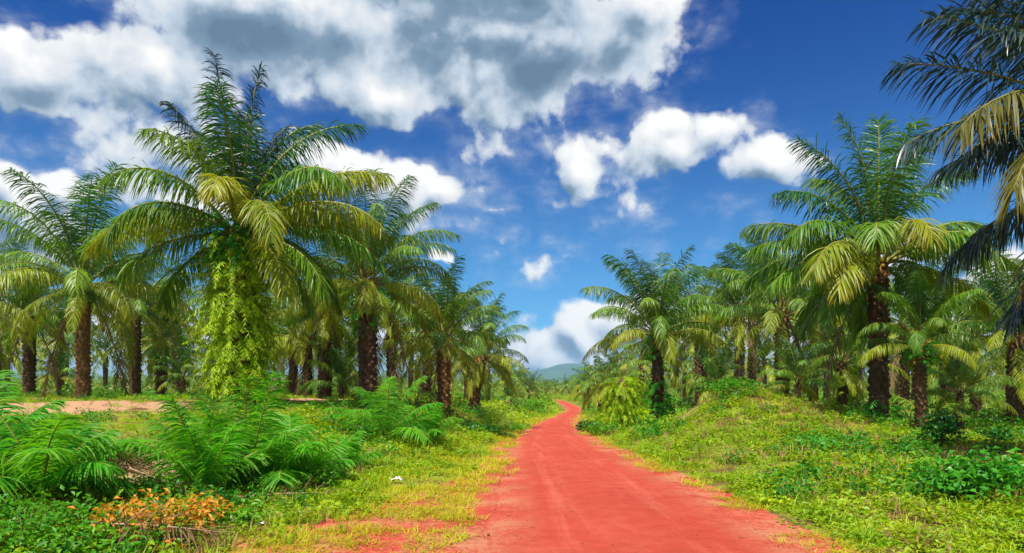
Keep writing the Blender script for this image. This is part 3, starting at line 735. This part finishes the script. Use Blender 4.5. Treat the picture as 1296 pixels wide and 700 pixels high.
# ------------------------------------------------------------------ scattered ground plants
def leaf_clump(rng, n, Rr, H, ll, lw, up=.3, dome=True, sd=.45):
    """many small two-faced leaves through a low volume"""
    a = rng.uniform(0, 6.283, n); rad = np.sqrt(rng.uniform(0, 1, n)) * Rr
    z = H * rng.uniform(.1, 1, n) * (np.sqrt(np.maximum(1 - (rad / Rr) ** 2, .05)) if dome else 1)
    b = np.stack([np.cos(a) * rad, np.sin(a) * rad, z], 1)
    t = rng.uniform(0, 6.283, n); e = rng.normal(up, sd, n)
    d = np.stack([np.cos(t) * np.cos(e), np.sin(t) * np.cos(e), np.sin(e)], 1)
    s = nrm(np.cross(d, UP[None, :] + rng.normal(0, .3, (n, 3)))); nn = np.cross(s, d)
    l = ll * rng.uniform(.6, 1.3, n)[:, None]; w = lw * rng.uniform(.7, 1.2, n)[:, None]
    mid = b + d * l * .45 + nn * l * .06
    tip = b + d * l - UP * l * .18
    V = np.stack([b, mid + s * w * .5 + nn * w * .18, tip, mid - s * w * .5 + nn * w * .18], 1).reshape(-1, 3)
    o = np.arange(n)[:, None] * 4
    T = np.concatenate([o + np.array([[0, 1, 2]]), o + np.array([[0, 2, 3]])])
    return V, T, np.zeros(len(T), int), np.repeat(rng.uniform(0, 1, n), 4), np.tile([0, .5, 1, .5], n)

def tuft(rng, n, H, w, spread, curl=1.0, R0=.06):
    a = rng.uniform(0, 6.283, n); r0 = rng.uniform(0, R0, n)
    b = np.stack([np.cos(a) * r0, np.sin(a) * r0, 0 * a], 1)
    t = a + rng.normal(0, .7, n); sp = spread * rng.uniform(.3, 1.2, n)
    h = H * rng.uniform(.5, 1.15, n)
    o = np.stack([np.cos(t), np.sin(t), 0 * t], 1)
    m = b + o * (sp * h * .4)[:, None] + UP * (h * .62)[:, None]
    tp = b + o * (sp * h)[:, None] + UP * (h * (1 - .3 * curl * rng.uniform(0, 1, n)))[:, None]
    s = np.stack([-np.sin(t), np.cos(t), 0 * t], 1) * (w * .5)
    V = np.stack([b - s, b + s, m - s * .8, m + s * .8, tp], 1).reshape(-1, 3)
    i = np.arange(n)[:, None] * 5
    T = np.concatenate([i + np.array([[0, 1, 3]]), i + np.array([[0, 3, 2]]), i + np.array([[2, 3, 4]])])
    return V, T, np.zeros(len(T), int), np.repeat(rng.uniform(0, 1, n), 5), np.tile([0, 0, .5, .5, 1], n)

def source(name, arrs, mat):
    col = bpy.data.collections.new(name)          # never linked to the scene: only a palette for the scatter
    for i, a in enumerate(arrs):
        col.objects.link(bpy.data.objects.new(name, arr_mesh(name, a, [mat])))
    return col

def scatter(name, P, S, col, nvar, label, cat, rng, tilt=.12):
    n = len(P)
    me = bpy.data.meshes.new(name); me.vertices.add(n); me.vertices.foreach_set('co', np.asarray(P, np.float32).ravel())
    a = me.attributes.new('scl', 'FLOAT', 'POINT'); a.data.foreach_set('value', np.asarray(S, np.float32))
    a = me.attributes.new('idx', 'INT', 'POINT'); a.data.foreach_set('value', rng.integers(0, nvar, n).astype(np.int32))
    rot = np.stack([rng.normal(0, tilt, n), rng.normal(0, tilt, n), rng.uniform(0, 6.283, n)], 1).astype(np.float32)
    a = me.attributes.new('rot', 'FLOAT_VECTOR', 'POINT'); a.data.foreach_set('vector', rot.ravel())
    o = new_obj(name, me); tag(o, label, cat, kind='stuff')
    t = bpy.data.node_groups.new(name, 'GeometryNodeTree')
    t.interface.new_socket('Geometry', in_out='INPUT', socket_type='NodeSocketGeometry'); t.interface.new_socket('Geometry', in_out='OUTPUT', socket_type='NodeSocketGeometry')
    N = NT(t); gi, go = N.n('NodeGroupInput'), N.n('NodeGroupOutput')
    ci = N.n('GeometryNodeCollectionInfo'); ci.inputs['Collection'].default_value = col; ci.inputs['Separate Children'].default_value = True; ci.inputs['Reset Children'].default_value = True
    def na(nm, typ): nd = N.n('GeometryNodeInputNamedAttribute', data_type=typ); nd.inputs['Name'].default_value = nm; return nd.outputs['Attribute']
    ip = N.n('GeometryNodeInstanceOnPoints'); ip.inputs['Pick Instance'].default_value = True
    e2r = N.n('FunctionNodeEulerToRotation')
    L = t.links.new
    L(gi.outputs[0], ip.inputs['Points']); L(ci.outputs[0], ip.inputs['Instance']); L(na('idx', 'INT'), ip.inputs['Instance Index'])
    L(na('rot', 'FLOAT_VECTOR'), e2r.inputs[0]); L(e2r.outputs[0], ip.inputs['Rotation']); L(na('scl', 'FLOAT'), ip.inputs['Scale']); L(ip.outputs[0], go.inputs[0])
    md = o.modifiers.new('scatter', 'NODES'); md.node_group = t
    return o

def points(rng, bands, dens_fn, xmax=999):
    P, S = [], []
    for (y0, y1, sp, s) in bands:
        W = .95 * y1 + 3.5
        nx, ny = int(2 * W / sp), int((y1 - y0) / sp)
        gx_, gy_ = np.meshgrid(np.arange(nx) * sp - W, np.arange(ny) * sp + y0)
        X = gx_.ravel() + rng.uniform(-.5, .5, gx_.size) * sp; Y = gy_.ravel() + rng.uniform(-.5, .5, gx_.size) * sp
        k = (np.abs(X) < .92 * Y + 3.5) & (np.abs(X) < xmax); X, Y = X[k], Y[k]
        k = rng.uniform(0, 1, len(X)) < dens_fn(X, Y); X, Y = X[k], Y[k]
        dl_ = rx(Y) - rw(Y) - X
        P.append(np.stack([X, Y, np.where((np.abs(X - rx(Y)) < rw(Y)), rz(Y) + .02, ground(X, Y))], 1)); S.append(s * rng.uniform(.65, 1.35, len(X)) * np.where((dl_ > 6) & (Y > 13) & (Y < 50), .5, 1.0))
    return np.concatenate(P), np.concatenate(S)

def edge(X, Y):
    c, w = rx(Y), rw(Y); return (c - w) - X, X - (c + w)

def cover_common(X, Y):
    dl, dr = edge(X, Y); wl = (fbm(X * .9, Y * .9, 40, 3) - .5); 
    on = np.maximum(dl + wl * .5, dr + wl * .7) > np.where(Y > 46, 1.3, .28)
    return on * (1 - .93 * sst(dirtmask(X, Y) + (fbm(X, Y, 12, 3) - .5) * .5, .3, .6))

def dens_creeper(X, Y):
    dl, dr = edge(X, Y); n = fbm(X * .5, Y * .5, 50, 3)
    reach = np.interp(Y, [0, 7, 9, 14, 30, 60], [4.0, 3.2, 2.3, 1.5, 1.0, .7])
    L = sst(dl + (fbm(X * 1.1, Y * 1.1, 7, 3) - .5) * 1.6, reach * .75, reach * 1.15)
    Rr = sst(dr + (fbm(X * 1.1, Y * 1.1, 8, 3) - .5) * .9, .35, 1.0)
    return cover_common(X, Y) * np.maximum(L, Rr) * np.clip(.30 + 1.5 * (n - .3), .12, 1)

def dens_grass(X, Y):
    dl, dr = edge(X, Y); n = fbm(X * .4, Y * .4, 60, 3)
    return cover_common(X, Y) * np.where(dr > 0, .38, .8) * sst(np.maximum(dl - .4, dr), .2, 1.2) * np.clip(.2 + 1.8 * (n - .3), .1, 1) * (np.where(dl > 0, sst(dl, 1.0, 2.4), 1))

def dens_yellow(X, Y):
    dl, dr = edge(X, Y); n = fbm(X * 1.2, Y * .9, 70, 4)
    reach = np.interp(Y, [0, 7, 9, 14, 30, 60], [5.5, 4.6, 3.4, 2.6, 2.2, 1.6])
    L = (dl > -.25) * sst(dl + (n - .5) * 1.5, -.2, .5) * (1 - sst(dl, reach * .8, reach * 1.25)) * np.maximum(sst(n + .05 * np.minimum(dl, 3), .40, .56), .45) * np.where(Y < 8.8, sst(fbm(X * .7, Y * .7, 77, 3), .32, .54) * .80 + .10, 1)
    Rr = (dr > -.35) * sst(dr + (n - .5) * 1.0, -.25, .3) * (1 - sst(dr, .8, 1.8)) * sst(n, .34, .54) * .6
    far = .35 * sst(np.maximum(dl, dr), 4, 8) * sst(fbm(X * .15, Y * .15, 71, 2), .4, .6) * (Y > 14)
    return np.maximum(np.maximum(L, Rr), far * cover_common(X, Y))

def dens_dry(X, Y):
    dl, dr = edge(X, Y); n = fbm(X * .8, Y * .8, 80, 3)
    d = sst(n, .44, .60) * np.where(dr > 0, .85, .5) * sst(np.maximum(dl - 1.5, dr - .3), .2, 1.2)
    return d + 1.0 * np.exp(-((X - 8.8) / 3) ** 2 - ((Y - 24) / 3) ** 2) * (dr > 1)

rg = np.random.default_rng(11)
col = source('creeper_sprig', [leaf_clump(rg, 78, .26, .11, .060, .036, .15, sd=.28) for _ in range(3)] + [leaf_clump(rg, 50, .22, .18, .080, .05, .2, sd=.35) for _ in range(1)] + [merge([leaf_clump(rg, 50, .24, .10, .055, .034, .15, sd=.3), tuft(rg, 7, .20, .010, .8, 1, .2)])], M['creeper'])
P, S = points(rg, [(3.2, 12, .18, 1.0), (12, 25, .30, 1.25), (25, 46, .6, 1.9), (46, 100, 1.2, 3.4), (100, 260, 3.2, 7)], dens_creeper)
scatter('ground_creeper', P, S, col, 5, 'low leafy green creeper covering both verges of the red road', 'ground cover', rg)
col = source('grass_tuft', [tuft(rg, 16, .22, .012, .9) for _ in range(5)], M['grass'])
P, S = points(rg, [(3.2, 12, .22, .9), (12, 25, .36, 1.3), (25, 46, .6, 2.0), (46, 100, 1.2, 3.2), (100, 260, 3.4, 6)], dens_grass)
scatter('grass', P, S, col, 5, 'bright green grass growing on the verges and between the palms', 'grass', rg)
col = source('yellow_grass_tuft', [tuft(rg, 22, .065, .010, 2.6, 1.6, .16) for _ in range(5)], M['grass_yellow'])
P, S = points(rg, [(3.2, 12, .125, .9), (12, 25, .22, 1.4), (25, 46, .42, 2.2), (46, 110, 1.0, 3.8)], dens_yellow)
scatter('yellow_grass', P, S, col, 5, 'short yellowish grass creeping over the red soil along the road edge', 'grass', rg)
col = source('dry_grass_tuft', [tuft(rg, 12, .22, .010, 1.1, 1.2) for _ in range(4)], M['grass_dry'])
P, S = points(rg, [(3.2, 12, .20, .9), (12, 25, .34, 1.2), (25, 46, .7, 1.8)], dens_dry)
scatter('dry_grass', P, S, col, 4, 'dry brownish grass stalks mixed into the green verge', 'grass', rg)

def dens_tall(X, Y):
    dl, dr = edge(X, Y); n = fbm(X * .7, Y * .7, 99, 3)
    return cover_common(X, Y) * sst(n, .5, .65) * sst(np.maximum(dl - 2.6, dr - .8), .2, 1.2) * .16
col = source('tall_grass_stalk', [tuft(rg, 7, .62, .007, .5, .8, .05) for _ in range(4)], M['grass_dry'])
P, S = points(rg, [(3.2, 12, .30, .8), (12, 25, .5, 1.0), (25, 46, .9, 1.3)], dens_tall)
scatter('tall_grass', P, S, col, 4, 'thin straw-coloured seeding grass standing above the verge plants', 'grass', rg)

def dens_weed(X, Y):
    dl, dr = edge(X, Y); n = fbm(X * .6, Y * .6, 97, 3)
    return cover_common(X, Y) * sst(n, .50, .62) * sst(np.maximum(dl - 2.2, dr - .5), .2, 1.5) * .7
col = source('weed_sprig', [leaf_clump(rg, 60, .30, .34, .105, .05, .45) for _ in range(4)], M['shrub_weed'])
P, S = points(rg, [(3.2, 12, .34, .9), (12, 25, .5, 1.2), (25, 46, .9, 1.7)], dens_weed)
scatter('verge_weeds', P, S, col, 4, 'darker green leafy weeds in clumps through the verge grass', 'weeds', rg)

def dens_under(X, Y):
    dl, dr = edge(X, Y); n = fbm(X * .22, Y * .22, 90, 3)
    rightside = (dr > 5) * sst(Y, 26, 34) * .85
    leftside = (dl > 6) * sst(Y, 38, 46) * .6
    near_road = ((dl > 1.5) | (dr > 1.5)) * sst(Y, 40, 60) * .6
    return np.maximum(np.maximum(rightside, leftside), near_road) * sst(n, .38, .6) * (1 - sst(Y, 180, 200))
col = source('undergrowth_clump', [leaf_clump(rg, 130, .62, .75, .20, .10, .35) for _ in range(4)], M['bush'])
P, S = points(rg, [(26, 50, 1.25, 1.0), (50, 110, 2.2, 1.6), (110, 200, 4, 2.4)], dens_under)
scatter('undergrowth', P, S, col, 4, 'leafy green undergrowth beneath the palm rows on both sides', 'undergrowth', rg)
col = source('low_frond_clump', [merge([xform(frond_arrays(rg, 2.2 * rg.uniform(.7, 1.1), rg.uniform(35, 75), rg.uniform(60, 90), 22, .5, .07, .8, 3), i * 2.4, 0, 1, (0, 0, 0)) for i in range(9)]) for _ in range(3)], M['frond_mid'])
for ob in col.objects:
    ob.data.materials.append(M['rachis'])
def dens_lowfrond(X, Y):
    dl, dr = edge(X, Y); return np.where(dr > 0, (dr > 6) * sst(Y, 30, 36) * .5, (dl > 7) * sst(Y, 38, 46) * .3) * sst(fbm(X * .3, Y * .3, 95, 2), .4, .6)
P, S = points(rg, [(30, 60, 2.4, 1.0), (60, 120, 4.5, 1.3)], dens_lowfrond)
scatter('understorey_fronds', P, S, col, 3, 'self-sown palm seedlings filling the shade under the back rows', 'undergrowth', rg)
# the far plantation beyond the bend reads as one green mass
col = source('far_crown', [crown_arrays(np.random.default_rng(700 + i), 20, 18) for i in range(3)], M['frond_mid'])
for ob in col.objects:
    for m in ('frond_mid', 'frond_old', 'rachis'): ob.data.materials.append(M[m])
P = []
for yy in np.arange(150, 900, 9.5):
    for xx in np.arange(-.95 * yy - 20, .95 * yy + 20, 9.5 if yy < 400 else 14):
        x_, y_ = xx + rg.uniform(-2, 2), yy + rg.uniform(-2, 2)
        if abs(x_ - rx(y_)) < (11 if y_ < 235 else 5) and y_ < 330: continue
        P.append((x_, y_, gz(x_, y_) + rg.uniform(1.6, 3.0)))
P = np.array(P); scatter('far_plantation', P, rg.uniform(.8, 1.05, len(P)), col, 3, 'far palm plantation reading as one low green band below the blue hill', 'plantation', rg, .05)

# ------------------------------------------------------------------ young palms, shrubs, fallen fronds, scraps
def juvenile(px, d, label, n=11, L=1.9, seed=0, mats=('frond_juvenile',), e=(82, 35), bend=(35, 80), lm=.48, w=.026, X=None, dz=0):
    rng = np.random.default_rng(seed + 300); x = (px - CX) / F * d; zb = gz(x, d) + dz
    t = new_obj('young_palm', None, loc=(x, d, zb)); tag(t, label, 'young palm', 'young palms beside the road')
    for i in range(n):
        q = (i + .5) / n; az = i * 2.39996 + rng.uniform(-.3, .3) + seed
        arr = frond_arrays(rng, L * rng.uniform(.75, 1.1), e[0] + (e[1] - e[0]) * q + rng.uniform(-8, 8), bend[0] + (bend[1] - bend[0]) * q + rng.uniform(-12, 12), 58, lm * rng.uniform(.9, 1.15), w, .75, 4, 1.5, .14, 16, rng.uniform(-.5, .5), rad=.014, flat=False)
        o = new_obj('frond', arr_mesh('frond', arr, [M[mats[i % len(mats)]], M['rachis']]), t, (math.cos(az) * .06, math.sin(az) * .06, -.05)); o.rotation_euler.z = az
    return t
juvenile(50, 8.6, 'big young palm with arching glossy fronds near the lower left corner', 14, 1.3, 1)
juvenile(-12, 9.4, 'young palm with dense upright fronds cut by the left edge', 12, 1.5, 2)
juvenile(98, 10.4, 'small young palm with feathery fronds behind the big lower-left one', 7, .8, 3)
juvenile(258, 10.3, 'young palm with a leftward curling tip at the left of the roadside clump', 10, 1.5, 4, e=(88, 62), bend=(25, 60))
juvenile(310, 11.2, 'tallest young palm of the roadside clump, upright bright green fronds', 12, 1.95, 5, e=(89, 55), bend=(15, 50))
juvenile(372, 11.6, 'young palm with tangled drooping fronds right of the roadside clump', 13, 1.4, 6)
juvenile(425, 14.0, 'small young palm with pale fronds between the clump and the litter scrap', 9, 1.0, 7)
juvenile(490, 18.5, 'bright young palm with upright fronds by the left verge, middle distance', 13, 2.0, 8, e=(86, 40))
juvenile(535, 20.0, 'young palm with spreading fronds right of the bright upright one', 12, 1.6, 9)
juvenile(622, 31, 'low dark young palm at the foot of the leaning palm by the road', 10, 1.6, 10, mats=('frond_mid',))

def bush(px, d, label, Rr, H, n, ll, lw, mat, seed, stems=8, group=None, name='shrub', cat='shrub', z=0, mat2=None, share=.0):
    rng = np.random.default_rng(seed + 500); x = (px - CX) / F * d
    t = new_obj(name, None, loc=(x, d, gz(x, d) + z)); tag(t, label, cat, group)
    cl = []
    nb = max(3, stems)
    for i in range(nb):                            # several leafy heads of different size, gaps between
        a = rng.uniform(0, 6.283); r = Rr * math.sqrt(rng.uniform(0, 1)) * .75
        s = rng.uniform(.35, .7)
        arr = leaf_clump(rng, n // nb, Rr * s, H * s * 1.1, ll, lw, .25, True)
        cl.append(xform(arr, rng.uniform(0, 6), 0, 1, (math.cos(a) * r, math.sin(a) * r, max(0, H * (1 - s * .9) * rng.uniform(.2, 1) * (1 - .5 * (r / Rr) ** 2)))))
    if mat2 is None:
        new_obj('foliage', arr_mesh('foliage', merge(cl), [M[mat]]), t)
    else:
        k = int(nb * share); new_obj('foliage', arr_mesh('foliage', merge(cl[k:]), [M[mat]]), t)
        f2 = new_obj('foliage', arr_mesh('foliage', merge(cl[:k]), [M[mat2]]), t); f2['label'] = 'yellow and orange leaves'
    parts = []
    for i in range(nb):
        a = rng.uniform(0, 6.283); hh = H * rng.uniform(.5, .95); r = Rr * rng.uniform(.1, .6); w = .008 + .01 * H
        tip = np.array([math.cos(a) * r, math.sin(a) * r, hh]); b = np.array([math.cos(a) * .03, math.sin(a) * .03, -.05])
        v = np.array([b + [w, 0, 0], b + [-w * .5, w, 0], b + [-w * .5, -w, 0], tip]); parts.append((v, np.array([(0, 1, 3), (1, 2, 3), (2, 0, 3)]), np.zeros(3, int), np.zeros(4), np.zeros(4)))
    new_obj('stems', arr_mesh('stems', merge(parts), [M['stem']]), t)
    return t
bush(1222, 9.3, 'dense broad-leaved dark green shrub low on the right verge', .80, .78, 1000, .12, .08, 'shrub', 1, 14)
bush(1300, 9.8, 'broad-leaved shrub cut by the lower right edge', .6, .5, 400, .12, .08, 'shrub', 2, 8)
bush(1192, 17.5, 'dark upright shrub at the foot of the slender right-hand palm', .5, 1.15, 420, .16, .08, 'shrub_dark', 3, 10)
bush(203, 7.8, 'shrub with orange and yellow leaves below the roadside clump', .80, .62, 1150, .095, .046, 'creeper', 4, 22, mat2='orange_leaf', share=.68)
bush(30, 7.2, 'leafy dark green weed patch in the lower left corner', .8, .5, 760, .10, .05, 'shrub_weed', 5, 14)
bush(105, 7.0, 'leafy green weeds between the corner patch and the orange shrub', .6, .4, 520, .09, .045, 'bush', 6, 10)
bush(300, 8.2, 'small bright green bush right of the orange-leaved shrub', .45, .34, 360, .09, .055, 'bush', 7, 8)
bush(250, 9.0, 'dark bush under the fronds of the roadside clump', .6, .45, 420, .11, .05, 'shrub_dark', 8, 10)
bush(395, 11.2, 'light green bush beneath the tangled young palm', .6, .45, 420, .10, .05, 'bush', 9, 10)
bush(752, 36, 'low dark bush on the right verge where the road narrows', 1.1, .75, 420, .2, .11, 'shrub_dark', 10, 9)
bush(768, 33, 'leafy green bush just right of the low dark verge bush', 1.0, .7, 380, .2, .11, 'bush', 11, 9)
bush(676, 88, 'rounded green bush beside the far left curve of the road', 2.6, 2.2, 420, .4, .25, 'bush', 12, 9)
bush(808, 38.5, 'tall yellow-green bush between the two ferny right-hand palms', .7, 1.5, 520, .22, .12, 'fern', 13, 10)
bush(600, 30, 'dark low bush at the foot of the leaning left-hand palm', 1.1, .7, 420, .18, .1, 'shrub_dark', 14, 9)
bush(648, 38, 'grey-green low bush by the left road edge before the bend', 1.0, .6, 300, .2, .1, 'bush', 15, 8)
bush(925, 24.5, 'bright leafy bush crowning the grassy mound', 1.2, .6, 520, .16, .09, 'bush', 16, 10)
bush(1255, 20, 'dark rounded bush by the bare soil patch on the right', .6, .5, 300, .16, .08, 'shrub_dark', 17, 8)

def fallen(px, d, az, L, label, seed, dz=.05, mat='frond_dry'):
    rng = np.random.default_rng(seed + 800); x = (px - CX) / F * d
    arr = frond_arrays(rng, L, 4, 12, 64, .5, .014, .55, 4, 1.2, .12, 50, .25, rad=.02)
    o = new_obj('fallen_frond', arr_mesh('fallen_frond', arr, [M[mat], M['rachis_dry']]), loc=(x, d, gz(x, d) + dz)); ex_, ey_ = x + math.cos(R(az)) * L * .8, d + math.sin(R(az)) * L * .8
    o.rotation_euler = (0, -math.atan2(gz(ex_, ey_) - gz(x, d), L * .8), R(az))
    tag(o, label, 'fallen frond', 'dry fronds fallen on the verge')
fallen(110, 7.3, -8, 1.5, 'dry brown palm frond lying at the lower left by the red soil', 1, .27)
fallen(165, 10.2, -25, 1.9, 'long dead frond leaning across bare soil left of the roadside clump', 2, .12)
fallen(300, 10.0, 15, 1.4, 'dead brown frond under the roadside clump of young palms', 3, .1)
fallen(215, 10.9, 160, 1.5, 'thin reddish-brown dead frond on the bare soil between the young palms', 5, .22)
fallen(150, 11.5, -60, 1.3, 'short dead frond on bare soil behind the lower-left young palm', 6, .2)
fallen(385, 11.3, 100, 1.1, 'pale dry frond hanging from the tangled young palm', 4, .5)

def scrap(px, d, label, s, seed):
    rng = np.random.default_rng(seed + 60); x = (px - CX) / F * d
    g = np.linspace(-1, 1, 6); X, Y = np.meshgrid(g, g)
    Z = np.abs(rng.normal(0, .3, X.shape)) + .25 * (1 - X * X) + .1
    V = np.stack([(X + rng.normal(0, .12, X.shape)).ravel() * s, (Y * .7 + rng.normal(0, .12, X.shape)).ravel() * s, Z.ravel() * s * .9], 1)
    o = new_obj('paper_scrap', mk_mesh('paper_scrap', V, grid_tris(6, 6), [M['scrap']]), loc=(x, d, gz(x, d) + .03))
    md = o.modifiers.new('thickness', 'SOLIDIFY'); md.thickness = .003
    tag(o, label, 'litter', 'white scraps littering the left verge')
scrap(502, 12.2, 'crumpled white scrap on the open grass nearest the road', .10, 1)
scrap(331, 8.3, 'crumpled white scrap beside the small bright green bush', .07, 2)
scrap(233, 7.6, 'tiny white scrap among the orange-leaved shrub', .04, 3)

def stone(px, d, label, s, seed):
    rng = np.random.default_rng(seed + 90); x = (px - CX) / F * d
    V, T = [], []
    for i in range(5):
        ph = math.pi * i / 4
        for j in range(7):
            a = j / 7 * 6.283; k = s * rng.uniform(.75, 1.15)
            V.append((k * math.sin(ph) * math.cos(a), k * math.sin(ph) * math.sin(a), k * .65 * math.cos(ph)))
    for i in range(4):
        for j in range(7): T.append((i * 7 + j, i * 7 + (j + 1) % 7, (i + 1) * 7 + (j + 1) % 7, (i + 1) * 7 + j))
    o = new_obj('stone', mk_mesh('stone', V, T, [M['stone']]), loc=(x, d, gz(x, d) + s * .35)); tag(o, label, 'stone', 'dark stones by the left road edge')
stone(610, 14.0, 'larger dark stone in the yellow grass left of the road', .045, 1)
stone(643, 14.2, 'smaller dark stone at the very edge of the red road', .03, 2)

def pebbles():
    rng = np.random.default_rng(31)
    a = []
    for v in range(3):
        V = nrm(np.array([(1, 0, 0), (-1, 0, 0), (0, 1, 0), (0, -1, 0), (0, 0, 1), (0, 0, -1)], float)) * rng.uniform(.6, 1.2, (6, 1)) * [1, .8, .6]
        T = np.array([(0, 2, 4), (2, 1, 4), (1, 3, 4), (3, 0, 4), (2, 0, 5), (1, 2, 5), (3, 1, 5), (0, 3, 5)])
        a.append((V * .012, T, np.zeros(8, int), rng.uniform(0, 1, 6), np.zeros(6)))
    col = source('pebble', a, M['pebble'])
    Y = 4 + 26 * rng.uniform(0, 1, 5200) ** 1.7; u = rng.uniform(-1.9, 1.25, 5200)
    k = rng.uniform(0, 1, 5200) < np.where(np.abs(u) < .85, .22, .9); Y, u = Y[k], u[k]
    X = rx(Y) + u * rw(Y); Z = np.where(np.abs(u) < .95, rz(Y) + .035 * (1 - u * u), ground(X, Y)) + .003
    scatter('gravel', np.stack([X, Y, Z], 1), rng.uniform(.4, 1.5, len(X)) * np.where(rng.uniform(0, 1, len(X)) < .12, 2.2, 1), col, 3, 'loose laterite gravel along the edges of the red road', 'gravel', rng, .5)
pebbles()

# ------------------------------------------------------------------ the air
def make_haze():
    x, y0, y1, z0, z1 = 6700, -330, 7900, -8, 260
    V = [(-x, y0, z0), (x, y0, z0), (x, y1, z0), (-x, y1, z0), (-x, y0, z1), (x, y0, z1), (x, y1, z1), (-x, y1, z1)]
    T = [(0, 3, 2, 1), (4, 5, 6, 7), (0, 1, 5, 4), (1, 2, 6, 5), (2, 3, 7, 6), (3, 0, 4, 7)]
    m, N, out = newmat('haze')
    p = N.n('ShaderNodeVolumePrincipled'); p.inputs['Color'].default_value = (.40, .70, 1.0, 1); p.inputs['Density'].default_value = 1.25e-4
    m.node_tree.links.new(p.outputs[0], out.inputs['Volume'])
    o = new_obj('haze', mk_mesh('haze', V, T, [m])); tag(o, 'thin bluish haze in the far air before the hill', 'haze', kind='stuff')
make_haze()
